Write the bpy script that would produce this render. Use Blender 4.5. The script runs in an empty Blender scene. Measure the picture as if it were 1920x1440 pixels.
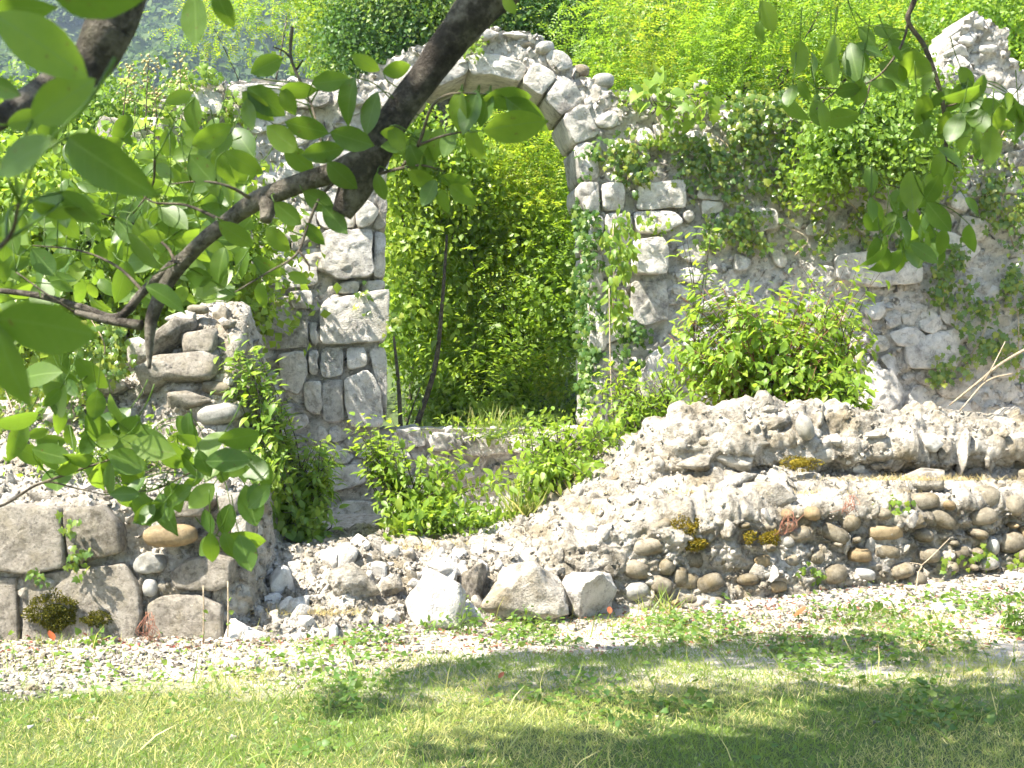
import bpy, bmesh, math, random
import numpy as np
from mathutils import Matrix, Vector

rng = np.random.default_rng(7)
random.seed(7)
scene = bpy.context.scene
col = scene.collection
R = math.radians

# ------------------------------------------------------------------ camera, sky, sun, exposure
F = 2667.0                                   # focal length in photo pixels (1920 wide)
CAMZ = 1.6
cam = bpy.data.objects.new('camera', bpy.data.cameras.new('camera'))
col.objects.link(cam)
cam.location = (0, 0, CAMZ); cam.rotation_euler = (R(90), 0, 0)
cam.data.lens = 50; cam.data.sensor_width = 36; cam.data.clip_start = 0.05; cam.data.clip_end = 3000
cam.data.dof.use_dof = True; cam.data.dof.focus_distance = 11.0; cam.data.dof.aperture_fstop = 15
scene.camera = cam
SUN = np.array([-0.48, -0.30, 0.84]); SUN /= np.linalg.norm(SUN)      # towards the sun
world = bpy.data.worlds.new('World'); scene.world = world; world.use_nodes = True
wn = world.node_tree.nodes; wl = world.node_tree.links
sky = wn.new('ShaderNodeTexSky'); sky.sky_type = 'NISHITA'; sky.sun_disc = False
sky.sun_elevation = math.asin(SUN[2]); sky.sun_rotation = math.atan2(SUN[0], SUN[1])
wl.new(sky.outputs[0], wn['Background'].inputs[0]); wn['Background'].inputs[1].default_value = 0.095
sun = bpy.data.objects.new('sun', bpy.data.lights.new('sun', 'SUN')); col.objects.link(sun)
sun.data.energy = 5.0; sun.data.angle = R(0.55); sun.data.color = (1.0, 0.94, 0.84)
sun.rotation_euler = Vector(SUN).to_track_quat('Z', 'Y').to_euler(); sun.location = (-6, 0, 12)
scene.view_settings.view_transform = 'Standard'; scene.view_settings.look = 'None'
scene.view_settings.gamma = 1; scene.view_settings.exposure = 2.0
scene.cycles.max_bounces = 5; scene.cycles.diffuse_bounces = 3; scene.cycles.transmission_bounces = 4
scene.cycles.use_adaptive_sampling = True; scene.cycles.adaptive_threshold = 0.03
scene.cycles.use_denoising = True

# ------------------------------------------------------------------ helpers
def P(px, py, D):
    return np.array([(px - 960) / F * D, D, CAMZ - (py - 720) / F * D])

def hash3(ix, iy, iz, seed):
    h = (ix.astype(np.uint32) * np.uint32(374761393) + iy.astype(np.uint32) * np.uint32(668265263)
         + iz.astype(np.uint32) * np.uint32(2147483647) + np.uint32((seed * 974711) & 0xffffffff))
    h = (h ^ (h >> np.uint32(13))) * np.uint32(1274126177)
    h = (h ^ (h >> np.uint32(16))) * np.uint32(2246822519)
    return ((h ^ (h >> np.uint32(13))) & np.uint32(0xffffff)).astype(np.float64) / 0xffffff

def vnoise(p, seed=0):
    i = np.floor(p).astype(np.int64); f = p - i; f = f * f * (3 - 2 * f)
    out = 0
    for dx in (0, 1):
        for dy in (0, 1):
            for dz in (0, 1):
                w = ((f[:, 0] if dx else 1 - f[:, 0]) * (f[:, 1] if dy else 1 - f[:, 1]) * (f[:, 2] if dz else 1 - f[:, 2]))
                out = out + w * hash3(i[:, 0] + dx, i[:, 1] + dy, i[:, 2] + dz, seed)
    return out * 2 - 1

def fbm(p, freq=1.0, octaves=4, seed=0, gain=0.5):
    p = np.asarray(p, float); out = 0; a = 1; s = 0
    for k in range(octaves):
        out = out + a * vnoise(p * freq + 17.3 * k, seed + k); s += a
        a *= gain; freq *= 2.03
    return out / s

def norm(v):
    return v / np.maximum(np.linalg.norm(v, axis=-1, keepdims=True), 1e-9)

def mesh_np(name, V, T, mat, smooth=False, rnd=None):
    V = np.ascontiguousarray(V, np.float32); T = np.ascontiguousarray(T, np.int32)
    k = T.shape[1]; n = len(T)
    me = bpy.data.meshes.new(name)
    me.vertices.add(len(V)); me.vertices.foreach_set('co', V.ravel())
    me.loops.add(n * k); me.loops.foreach_set('vertex_index', T.ravel())
    me.polygons.add(n); me.polygons.foreach_set('loop_start', np.arange(0, n * k, k, dtype=np.int32))
    if smooth: me.polygons.foreach_set('use_smooth', np.ones(n, bool))
    if rnd is not None:
        a = me.attributes.new('rnd', 'FLOAT', 'FACE'); a.data.foreach_set('value', np.ascontiguousarray(rnd, np.float32))
    me.materials.append(mat); me.update(calc_edges=True)
    return me

def thing(name, label, cat, loc=(0, 0, 0), rotz=0, group=None):
    o = bpy.data.objects.new(name, None); col.objects.link(o)
    o.location = [float(c) for c in loc]; o.rotation_euler = (0, 0, rotz)
    o['label'] = label; o['category'] = cat
    if group: o['group'] = group
    o.empty_display_size = 0.1
    return o

def tag(o, label, cat, group=None):
    o['label'] = label; o['category'] = cat
    if group: o['group'] = group
    return o

def obj(name, me, parent=None, mtx=None, kind=None, label=None):
    o = bpy.data.objects.new(name, me); col.objects.link(o)
    if parent is not None: o.parent = parent
    if mtx is not None: o.matrix_basis = mtx
    if kind: o['kind'] = kind
    if label: o['label'] = label
    return o

def world_part(name, me, parent, kind=None):
    """mesh given in world coordinates, under an unrotated empty"""
    o = obj(name, me, parent, None, kind)
    o.location = tuple(-c for c in parent.location)
    return o

# ---------------- materials
class NT:
    def __init__(s, name):
        s.m = bpy.data.materials.new(name); s.m.use_nodes = True
        s.t = s.m.node_tree; s.n = s.t.nodes; s.n.clear(); s.out = s.n.new('ShaderNodeOutputMaterial')
    def add(s, typ, props=None, **inp):
        nd = s.n.new('ShaderNode' + typ)
        for k, v in (props or {}).items(): setattr(nd, k, v)
        for k, v in inp.items(): s.set(nd, k, v)
        return nd
    def set(s, nd, k, v):
        k = int(k[1:]) if k[0] == 'i' and k[1:].isdigit() else k.replace('_', ' ')
        if hasattr(v, 'is_output') or isinstance(v, bpy.types.NodeSocket): s.t.links.new(v, nd.inputs[k])
        else: nd.inputs[k].default_value = v
    def noise(s, vec, scale, detail=6, rough=0.6):
        return s.add('TexNoise', Vector=vec, Scale=scale, Detail=detail, Roughness=rough).outputs[0]
    def ramp(s, fac, stops):
        nd = s.add('ValToRGB', Fac=fac); e = nd.color_ramp.elements
        while len(e) < len(stops): e.new(0.5)
        for el, (p, c) in zip(e, stops):
            el.position = p; el.color = (c[0], c[1], c[2], 1) if len(c) == 3 else c
        return nd.outputs[0]
    def mix(s, fac, a, b, mode='MIX'):
        nd = s.add('Mix', dict(data_type='RGBA', blend_type=mode))
        s.set(nd, 'i0', fac); s.set(nd, 'i6', a); s.set(nd, 'i7', b)
        return nd.outputs[2]
    def math(s, op, a, b=0.0):
        return s.add('Math', dict(operation=op), i0=a, i1=b).outputs[0]
    def done(s, sh):
        s.t.links.new(sh, s.out.inputs[0]); return s.m

def c4(c): return (c[0], c[1], c[2], 1)

def stone_mat(name, light, mid, dark, lichen=0.35, scale=1.0, bump=0.5, warm=(0.36, 0.30, 0.17), warm_amt=0.3, rough=0.9):
    s = NT(name)
    g = s.add('NewGeometry').outputs['Position']; oi = s.add('ObjectInfo').outputs['Random']
    n1 = s.noise(g, 3.1 * scale, 5, 0.65); n2 = s.noise(g, 14 * scale, 5, 0.7); n3 = s.noise(g, 60 * scale, 3, 0.7)
    f = s.math('ADD', s.math('MULTIPLY', n1, 0.6), s.math('MULTIPLY', n2, 0.4))
    f = s.math('ADD', f, s.math('MULTIPLY', s.math('SUBTRACT', oi, 0.5), 0.14))
    c = s.ramp(f, [(0.34, dark), (0.47, mid), (0.62, light)])
    w = s.ramp(s.noise(s.add('VectorMath', dict(operation='ADD'), i0=g, i1=(7, 3, 5)).outputs[0], 2.3 * scale, 6, 0.6), [(0.5, (0, 0, 0)), (0.68, (1, 1, 1))])
    c = s.mix(s.math('MULTIPLY', w, warm_amt), c, c4(warm))
    l = s.ramp(s.noise(s.add('VectorMath', dict(operation='ADD'), i0=g, i1=(-4, 9, 2)).outputs[0], 9 * scale, 5, 0.75), [(0.52, (0, 0, 0)), (0.62, (1, 1, 1))])
    c = s.mix(s.math('MULTIPLY', l, lichen), c, c4(tuple(d * 0.55 for d in dark)))
    h = s.math('ADD', s.math('MULTIPLY', n2, 0.6), s.math('MULTIPLY', n3, 0.4))
    b = s.add('Bump', Height=h, Strength=bump, Distance=0.03)
    p = s.add('BsdfPrincipled', Base_Color=c, Roughness=rough, Normal=b.outputs[0])
    p.inputs['Specular IOR Level'].default_value = 0.25
    return s.done(p.outputs[0])

def leaf_mat(name, c1, c2, c3, trans, tfac=0.42, rough=0.45, spec=0.4, rib=False):
    s = NT(name)
    r = s.math('FRACT', s.math('ADD', s.add('Attribute', dict(attribute_name='rnd')).outputs['Fac'], s.add('ObjectInfo').outputs['Random']))
    c1, c2, c3 = [(q[0] * 1.12 + .004, q[1], q[2] + .003) for q in (c1, c2, c3)]; trans = (trans[0] * 1.08, trans[1] * 1.0, trans[2] + .005)
    c = s.ramp(r, [(0.0, c1), (0.55, c2), (1.0, c3)])
    t = s.mix(0.55, c4(trans), s.mix(1.0, c, (2.6, 2.6, 2.0, 1), 'MULTIPLY'))
    if rib:
        xyz = s.add('SeparateXYZ', i0=s.add('TexCoord').outputs['Object'])
        ax = s.math('ABSOLUTE', xyz.outputs[0])
        m = s.math('LESS_THAN', ax, 0.011)
        v = s.math('FRACT', s.math('MULTIPLY', s.math('SUBTRACT', xyz.outputs[1], s.math('MULTIPLY', ax, 0.8)), 9.0))
        m = s.math('MAXIMUM', m, s.math('MULTIPLY', s.math('LESS_THAN', v, 0.09), 0.45))
        blot = s.noise(s.add('NewGeometry').outputs['Position'], 45, 3, .6)
        c = s.mix(s.math('MULTIPLY', s.math('SUBTRACT', blot, .3), .7), c, s.mix(1.0, c, (.45, .6, .5, 1), 'MULTIPLY'))
        t = s.mix(s.math('MULTIPLY', m, 0.6), s.mix(s.math('SUBTRACT', blot, .25), t, s.mix(1.0, t, (.6, .75, .6, 1), 'MULTIPLY')), (0.12, 0.22, 0.02, 1))
        c = s.mix(s.math('MULTIPLY', m, 0.55), c, (0.22, 0.32, 0.08, 1))
        spot = s.ramp(s.noise(s.add('NewGeometry').outputs['Position'], 130, 2, .5), [(.69, (0, 0, 0)), (.73, (1, 1, 1))])
        c = s.mix(s.math('MULTIPLY', spot, .6), c, (.16, .10, .03, 1)); t = s.mix(s.math('MULTIPLY', spot, .6), t, (.14, .08, .02, 1))
    p = s.add('BsdfPrincipled', Base_Color=c, Roughness=rough); p.inputs['Specular IOR Level'].default_value = spec
    tr = s.add('BsdfTranslucent', Color=t)
    mx = s.add('MixShader', i0=tfac, i1=p.outputs[0], i2=tr.outputs[0])
    return s.done(mx.outputs[0])

MAT = {}
MAT['limestone'] = stone_mat('limestone', (0.66, 0.62, 0.56), (0.48, 0.45, 0.405), (0.20, 0.185, 0.165), 0.45, 1.3, 1.1, (0.40, 0.35, 0.24), 0.4)
MAT['mortar'] = stone_mat('mortar', (0.60, 0.56, 0.50), (0.42, 0.39, 0.34), (0.17, 0.155, 0.135), 0.5, 1.6, 1.2, (0.33, 0.28, 0.18), 0.4)
MAT['rubble'] = stone_mat('rubble', (0.50, 0.46, 0.395), (0.285, 0.255, 0.205), (0.09, 0.078, 0.056), 0.6, 1.3, 1.2, (0.185, 0.14, 0.065), 0.7)
MAT['white_stone'] = stone_mat('white_stone', (0.70, 0.67, 0.62), (0.55, 0.52, 0.47), (0.33, 0.30, 0.25), 0.22, 1.6, 0.9, (0.42, 0.36, 0.25), 0.35)
MAT['grey_block'] = stone_mat('grey_block', (0.40, 0.36, 0.30), (0.26, 0.23, 0.185), (0.11, 0.095, 0.07), 0.5, 3.4, 1.0, (0.26, 0.22, 0.13), 0.4)
MAT['cobble'] = stone_mat('cobble', (0.27, 0.235, 0.175), (0.175, 0.15, 0.105), (0.085, 0.07, 0.046), 0.45, 2.6, 0.5, (0.18, 0.13, 0.055), 0.6, 0.85)
MAT['brown_cobble'] = stone_mat('brown_cobble', (0.29, 0.22, 0.125), (0.21, 0.155, 0.085), (0.12, 0.085, 0.045), 0.25, 2.2, 0.4, (0.32, 0.23, 0.11), 0.4, 0.8)
MAT['grey_cobble'] = stone_mat('grey_cobble', (0.38, 0.365, 0.33), (0.27, 0.26, 0.23), (0.15, 0.14, 0.12), 0.25, 2.2, 0.4, (0.32, 0.28, 0.19), 0.4, 0.8)
MAT['bark'] = stone_mat('bark', (0.27, 0.24, 0.19), (0.075, 0.062, 0.048), (0.022, 0.017, 0.013), 0.45, 5.0, 1.0, (0.12, 0.12, 0.06), 0.35)
MAT['twig'] = stone_mat('twig', (0.13, 0.11, 0.08), (0.07, 0.055, 0.04), (0.03, 0.024, 0.018), 0.2, 8.0, 0.5)
MAT['pale_twig'] = stone_mat('pale_twig', (0.5, 0.42, 0.3), (0.38, 0.30, 0.2), (0.2, 0.15, 0.1), 0.2, 8.0, 0.5)
MAT['red_twig'] = stone_mat('red_twig', (0.34, 0.16, 0.10), (0.25, 0.11, 0.07), (0.14, 0.06, 0.04), 0.2, 8.0, 0.4)
MAT['walnut'] = leaf_mat('walnut_leaf', (0.03, 0.085, 0.012), (0.06, 0.13, 0.016), (0.11, 0.19, 0.02), (0.36, 0.53, 0.02), 0.42, 0.42, 0.4, True)
MAT['bush'] = leaf_mat('bush_leaf', (0.10, 0.20, 0.02), (0.14, 0.25, 0.022), (0.20, 0.30, 0.03), (0.42, 0.58, 0.035), 0.42)
MAT['shrub'] = leaf_mat('shrub_leaf', (0.085, 0.18, 0.02), (0.13, 0.235, 0.024), (0.20, 0.29, 0.03), (0.38, 0.55, 0.04), 0.42)
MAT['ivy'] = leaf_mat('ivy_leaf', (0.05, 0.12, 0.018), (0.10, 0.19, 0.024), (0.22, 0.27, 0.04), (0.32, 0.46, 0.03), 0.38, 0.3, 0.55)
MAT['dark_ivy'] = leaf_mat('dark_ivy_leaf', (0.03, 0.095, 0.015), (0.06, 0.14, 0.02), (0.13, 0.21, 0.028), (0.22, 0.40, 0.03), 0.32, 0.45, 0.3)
MAT['robinia'] = leaf_mat('robinia_leaf', (0.09, 0.20, 0.016), (0.14, 0.26, 0.02), (0.26, 0.30, 0.025), (0.40, 0.58, 0.03), 0.45)
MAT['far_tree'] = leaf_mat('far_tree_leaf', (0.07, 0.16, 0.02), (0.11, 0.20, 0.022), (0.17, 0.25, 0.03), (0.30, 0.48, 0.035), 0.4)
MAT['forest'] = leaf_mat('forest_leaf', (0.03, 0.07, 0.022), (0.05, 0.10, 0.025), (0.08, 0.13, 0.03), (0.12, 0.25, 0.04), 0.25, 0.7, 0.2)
MAT['pale_leaf'] = leaf_mat('pale_leaf', (0.13, 0.22, 0.06), (0.18, 0.28, 0.08), (0.24, 0.33, 0.09), (0.36, 0.5, 0.09), 0.4, 0.5, 0.4, True)
MAT['grass'] = leaf_mat('grass_blade', (0.08, 0.17, 0.022), (0.19, 0.29, 0.045), (0.48, 0.46, 0.2), (0.34, 0.40, 0.08), 0.32)
MAT['weed'] = leaf_mat('weed_leaf', (0.05, 0.13, 0.02), (0.09, 0.18, 0.025), (0.15, 0.23, 0.035), (0.26, 0.42, 0.04), 0.35)
MAT['dry'] = leaf_mat('dry_grass', (0.36, 0.31, 0.14), (0.44, 0.38, 0.18), (0.25, 0.28, 0.09), (0.5, 0.42, 0.2), 0.3)
MAT['moss'] = leaf_mat('moss', (0.045, 0.06, 0.008), (0.08, 0.095, 0.01), (0.14, 0.14, 0.016), (0.2, 0.2, 0.02), 0.2, 0.8, 0.1)
MAT['golden_moss'] = leaf_mat('golden_moss', (0.16, 0.13, 0.015), (0.22, 0.19, 0.02), (0.13, 0.15, 0.02), (0.3, 0.25, 0.02), 0.2, 0.8, 0.1)
MAT['orange_leaf'] = leaf_mat('orange_leaf', (0.30, 0.09, 0.03), (0.34, 0.12, 0.04), (0.26, 0.08, 0.03), (0.3, 0.1, 0.03), 0.2)
MAT['red_litter'] = leaf_mat('red_litter', (0.20, 0.07, 0.05), (0.28, 0.12, 0.08), (0.34, 0.2, 0.13), (0.3, 0.1, 0.06), 0.15)
MAT['fruit'] = stone_mat('fruit', (0.42, 0.38, 0.16), (0.36, 0.31, 0.14), (0.26, 0.2, 0.1), 0.1, 8, 0.2)

def ground_mat():
    s = NT('ground_soil')
    g = s.add('NewGeometry').outputs['Position']
    y = s.add('SeparateXYZ', i0=g).outputs[1]
    n = s.noise(g, 1.3, 6, 0.6); n2 = s.noise(g, 22, 6, 0.7)
    soil = s.ramp(n2, [(0.3, (0.22, 0.18, 0.13)), (0.5, (0.44, 0.38, 0.31)), (0.7, (0.58, 0.52, 0.45))])
    turf = s.ramp(n2, [(0.3, (0.05, 0.07, 0.02)), (0.6, (0.10, 0.13, 0.03)), (0.8, (0.2, 0.19, 0.09))])
    near = s.ramp(s.math('ADD', s.math('MULTIPLY', s.math('SUBTRACT', y, 7.4), 0.5), n), [(0.4, (0, 0, 0)), (0.7, (1, 1, 1))])
    far = s.math('GREATER_THAN', y, 13.5)
    c = s.mix(near, turf, soil); c = s.mix(far, c, (0.06, 0.09, 0.025, 1))
    b = s.add('Bump', Height=n2, Strength=0.8, Distance=0.03)
    p = s.add('BsdfPrincipled', Base_Color=c, Roughness=0.95, Normal=b.outputs[0])
    return s.done(p.outputs[0])
MAT['ground'] = ground_mat()

# ---------------- leaf templates: base at the origin, +Y along the leaf, +Z its upper side
def t_diamond(w=0.26, fold=0.06, curl=0.1):
    V = np.array([[0, 0, 0], [w, .45, fold], [0, 1, -curl], [-w, .45, fold]], float)
    return V, np.array([[0, 1, 2], [0, 2, 3]])
def t_ellipse(w=0.27, n=8, fold=0.18, curl=0.15, peak=0.45, wave=0.0, blunt=0.8, point=0.0):
    V = []; T = []
    for i in range(n + 1):
        t = i / n; q = t ** (math.log(0.5) / math.log(peak))
        hw = w * max(0, math.sin(math.pi * q)) ** blunt
        if point and t > 0.8: hw *= 1 - point * (t - 0.8) / 0.2
        z = -curl * t * t
        zz = wave * math.sin(t * 19)
        V += [[-hw, t, z + fold * hw + zz], [0, t, z], [hw, t, z + fold * hw - zz]]
    for i in range(n):
        a = 3 * i; b = a + 3
        for k in (0, 1):
            T += [[a + k, a + k + 1, b + k + 1], [a + k, b + k + 1, b + k]]
    return np.array(V, float), np.array(T)
def t_ivy():
    pts = [(0, 0), (.22, -.1), (.5, .12), (.32, .3), (.46, .58), (.2, .56), (0, 1), (-.2, .56), (-.46, .58), (-.32, .3), (-.5, .12), (-.22, -.1)]
    V = [[x, y, -0.12 * y * y - 0.25 * x * x] for x, y in pts] + [[0, .33, 0.04]]
    n = len(pts)
    return np.array(V, float), np.array([[i, (i + 1) % n, n] for i in range(n)])
def t_heart(w=0.42):
    pts = [(0, .08), (.2, -.04), (.4, .08), (w, .3), (.32, .6), (.13, .85), (0, 1.05), (-.13, .85), (-.32, .6), (-w, .3), (-.4, .08), (-.2, -.04)]
    V = [[x, y, -0.14 * y * y + 0.25 * abs(x)] for x, y in pts] + [[0, .4, 0]]
    n = len(pts)
    return np.array(V, float), np.array([[i, (i + 1) % n, n] for i in range(n)])
def t_blade(w=0.045, bend=0.3):
    V = np.array([[-w, 0, 0], [w, 0, 0], [w * .8, .55, -bend * .25], [-w * .8, .55, -bend * .25], [0, 1, -bend]], float)
    return V, np.array([[0, 1, 2], [0, 2, 3], [3, 2, 4]])

def frames(d, n):
    Y = norm(d); X = norm(np.cross(Y, n)); Z = np.cross(X, Y)
    return np.stack([X, Y, Z], axis=-1)
def rand_dir(n):
    return norm(rng.normal(size=(n, 3)))
def instance(tmpl, pos, d, n, s):
    V, T = tmpl; N = len(pos)
    M = frames(d, n) * np.asarray(s)[:, None, None]
    out = np.einsum('nij,kj->nki', M, V) + pos[:, None, :]
    tt = (T[None] + (np.arange(N) * len(V))[:, None, None]).reshape(-1, T.shape[1])
    return out.reshape(-1, 3), tt, np.repeat(rng.random(N), len(T))
def leaf_stuff(name, tmpl, pos, d, n, s, mat, parent=None, kind='stuff', patch=0):
    V, T, r = instance(tmpl, pos, d, n, s)
    if patch: r = np.clip(r * .55 + np.repeat(.16 + patch * fbm(pos, 1.1, 4, 77), len(tmpl[1])), 0, .999)
    me = mesh_np(name, V, T, mat, False, r)
    return world_part(name, me, parent, kind) if parent else obj(name, me, None, None, kind)
_leaf_mesh = {}
def leaf_objects(parent, tmpls, key, pos, d, n, s, mat, name='leaf'):
    if key not in _leaf_mesh:
        _leaf_mesh[key] = [mesh_np(name, t[0], t[1], mat, True) for t in tmpls]
    mm = _leaf_mesh[key]; M = frames(d, n); base = np.array(parent.location)
    for i in range(len(pos)):
        mt = Matrix.Identity(4)
        for r in range(3):
            for c in range(3): mt[r][c] = float(M[i, r, c] * s[i])
            mt[r][3] = float(pos[i, r] - base[r])
        obj(name, mm[i % len(mm)], parent, mt)
def leaves_split(parent, tmpls, key, pos, d, n, s, mat, cap=300, rest='foliage', by=None):
    """the leaves nearest the camera as single parts, the rest joined"""
    o = np.argsort(pos[:, 1] if by is None else by); a, b = o[:cap], o[cap:]
    leaf_objects(parent, tmpls, key, pos[a], d[a], n[a], s[a], mat)
    if len(b): leaf_stuff(rest, tmpls[0], pos[b], d[b], n[b], s[b], mat, parent)

# ---------------- tubes
def catmull(pts, per=6):
    p = np.asarray(pts, float)
    if len(p) < 3: return np.array([p[0] + (p[-1] - p[0]) * t for t in np.linspace(0, 1, per + 1)])
    q = np.vstack([2 * p[0] - p[1], p, 2 * p[-1] - p[-2]]); out = []
    for i in range(1, len(q) - 2):
        for t in np.linspace(0, 1, per, endpoint=False):
            a, b, c, d = q[i - 1], q[i], q[i + 1], q[i + 2]
            out.append(0.5 * (2 * b + (c - a) * t + (2 * a - 5 * b + 4 * c - d) * t * t + (3 * b - a - 3 * c + d) * t ** 3))
    out.append(p[-1]); return np.array(out)
def tube_geo(pts, radii, sides=8, per=6, rough=0.0, seed=0):
    c = catmull(np.column_stack([pts, np.asarray(radii)[:, None]]), per)
    r = np.maximum(c[:, 3], 1e-4); c = c[:, :3]; n = len(c)
    tg = norm(np.gradient(c, axis=0)); ref = np.array([0.31, 0.83, 0.46])
    X = norm(np.cross(tg, ref)); Y = np.cross(tg, X)
    a = np.linspace(0, 2 * math.pi, sides, endpoint=False)
    V = c[:, None] + (np.cos(a)[None, :, None] * X[:, None] + np.sin(a)[None, :, None] * Y[:, None]) * r[:, None, None]
    V = V.reshape(-1, 3)
    if rough:
        nn = fbm(V, 18, 3, seed); cc = np.repeat(c, sides, 0); V = cc + (V - cc) * (1 + rough * nn[:, None])
    T = []
    for i in range(n - 1):
        for k in range(sides):
            A = i * sides + k; B = i * sides + (k + 1) % sides
            T += [[A, B, B + sides], [A, B + sides, A + sides]]
    e = len(V); V = np.vstack([V, c[0], c[-1]])
    for k in range(sides):
        T += [[e, (k + 1) % sides, k], [e + 1, (n - 1) * sides + k, (n - 1) * sides + (k + 1) % sides]]
    return V, np.array(T)
def join_geo(parts):
    V = []; T = []; o = 0
    for v, t in parts: V.append(v); T.append(t + o); o += len(v)
    return np.vstack(V), np.vstack(T)
def tube(name, pts, radii, mat, parent, sides=8, per=6, rough=0.0, seed=0):
    V, T = tube_geo(np.asarray(pts, float), radii, sides, per, rough, seed)
    return world_part(name, mesh_np(name, V, T, mat, True), parent)

# ---------------- stones
def ico(level):
    bm = bmesh.new(); bmesh.ops.create_icosphere(bm, subdivisions=level, radius=1)
    V = np.array([v.co[:] for v in bm.verts]); T = np.array([[v.index for v in f.verts] for f in bm.faces]); bm.free()
    return V, T
OCT = (norm(np.array([[1, 0, 0], [-1, 0, 0], [0, 1, 0], [0, -1, 0], [0, 0, 1], [0, 0, -1], [1, 1, 1], [-1, -1, 1], [1, -1, -1], [-1, 1, -1]], float)),
       np.array([[4, 0, 6], [4, 6, 2], [0, 2, 6], [4, 1, 7], [4, 7, 3], [1, 3, 7], [5, 0, 8], [5, 8, 3], [0, 3, 8][::-1], [5, 1, 9], [5, 9, 2], [1, 2, 9][::-1], [4, 2, 1], [4, 3, 0], [5, 2, 0], [5, 3, 1]]))
ICO = {k: ico(k) for k in (1, 2, 3, 4, 5)}
def rock_geo(level=3, planes=12, rough=0.08, seed=0, boxy=0.0):
    r = np.random.default_rng(seed); V, T = ICO[level]
    n = norm(r.normal(size=(planes, 3))); h = r.uniform(0.62, 1.0, planes)
    if boxy:
        n = np.vstack([n, norm(np.vstack([np.eye(3), -np.eye(3)]) + r.normal(size=(6, 3)) * 0.12)]); h = np.concatenate([h + boxy, r.uniform(0.68, 0.8, 6)])
    dn = V @ n.T; rad = np.min(np.where(dn > 0.05, h / np.maximum(dn, 0.05), 9), axis=1); rad = np.minimum(rad, 1.15)
    W = V * rad[:, None]
    return W * (1 + rough * fbm(W + seed * 3.7, 2.2, 5, seed, 0.6)[:, None]), T
def cobble_geo(level=3, seed=0):
    r = np.random.default_rng(seed); V, T = ICO[level]
    p = r.uniform(2.0, 2.9); rad = (np.abs(V) ** p).sum(1) ** (-1 / p)
    W = V * rad[:, None]
    return W * (1 + 0.16 * fbm(W + seed * 5.1, 0.9, 3, seed)[:, None]), T
def hull_geo(seed=0, n=14, subdiv=2, rough=0.06, freq=2.6, sphere=0.6):
    """an angular broken stone: the hull of random points, cut finer and roughened"""
    r = np.random.default_rng(seed); p = norm(r.normal(size=(n, 3))) * (sphere + (1 - sphere) * r.random((n, 1))) 
    bm = bmesh.new()
    for q in p: bm.verts.new(q)
    res = bmesh.ops.convex_hull(bm, input=bm.verts)
    bmesh.ops.delete(bm, geom=[g for g in res['geom_interior'] if isinstance(g, bmesh.types.BMVert)], context='VERTS')
    if subdiv: 
        bmesh.ops.subdivide_edges(bm, edges=bm.edges[:], cuts=subdiv, use_grid_fill=True)
        bmesh.ops.smooth_vert(bm, verts=bm.verts[:], factor=.25, use_axis_x=True, use_axis_y=True, use_axis_z=True)
    bmesh.ops.triangulate(bm, faces=bm.faces[:]); bm.verts.index_update()
    V = np.array([v.co[:] for v in bm.verts]); T = np.array([[v.index for v in f.verts] for f in bm.faces]); bm.free()
    V -= (V.max(0) + V.min(0)) / 2; V /= np.abs(V).max(0)
    if subdiv: V = V * (1 + rough * (fbm(V + seed * 3.7, freq, 4, seed, .6) - .7 * np.abs(fbm(V + seed, freq * .8, 3, seed + 4)))[:, None])
    return V, T
def worley(p, freq, seed=0):
    q = p * freq; i = np.floor(q).astype(np.int64); best = np.full(len(q), 9.0)
    for dx in (-1, 0, 1):
        for dy in (-1, 0, 1):
            for dz in (-1, 0, 1):
                c = i + [dx, dy, dz]
                f = np.stack([hash3(c[:, 0], c[:, 1], c[:, 2], seed + k) for k in (0, 51, 97)], -1)
                best = np.minimum(best, np.linalg.norm(c + f - q, axis=1))
    return best
_variants = {}
def rock_mesh(kind, mat, i):
    key = (kind, mat, i)
    if key not in _variants:
        g = (cobble_geo(3, 40 + i) if kind == 'cobble' else hull_geo(80 + i, 16, 3, .12) if kind == 'rock' else hull_geo(140 + i, 11, 1, .1))
        _variants[key] = mesh_np(kind, g[0], g[1], MAT[mat], kind == 'cobble')
    return _variants[key]
def srt(loc, rot, sc):
    from mathutils import Euler
    return Matrix.LocRotScale(Vector([float(c) for c in loc]), Euler([float(c) for c in rot]), Vector([float(c) for c in sc]))
def cobble_px(parent, px, py, D, rx, ry, rot=0, mat='cobble', kind='cobble', name='cobble', depth=None, i=None):
    k = D / F; p = P(px, py, D) - np.array(parent.location)
    i = random.randrange(7) if i is None else i
    return obj(name, rock_mesh(kind, mat, i), parent, srt(p, (0, -R(rot), 0), (rx * k, depth or 0.5 * (rx + ry) * k, ry * k)))

def inside(poly, x, y):
    poly = np.asarray(poly); res = np.zeros(np.shape(x), bool); j = len(poly) - 1
    for i in range(len(poly)):
        xi, yi = poly[i]; xj, yj = poly[j]
        c = ((yi > y) != (yj > y)) & (x < (xj - xi) * (y - yi) / ((yj - yi) if yj != yi else 1e-9) + xi)
        res ^= c; j = i
    return res

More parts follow.
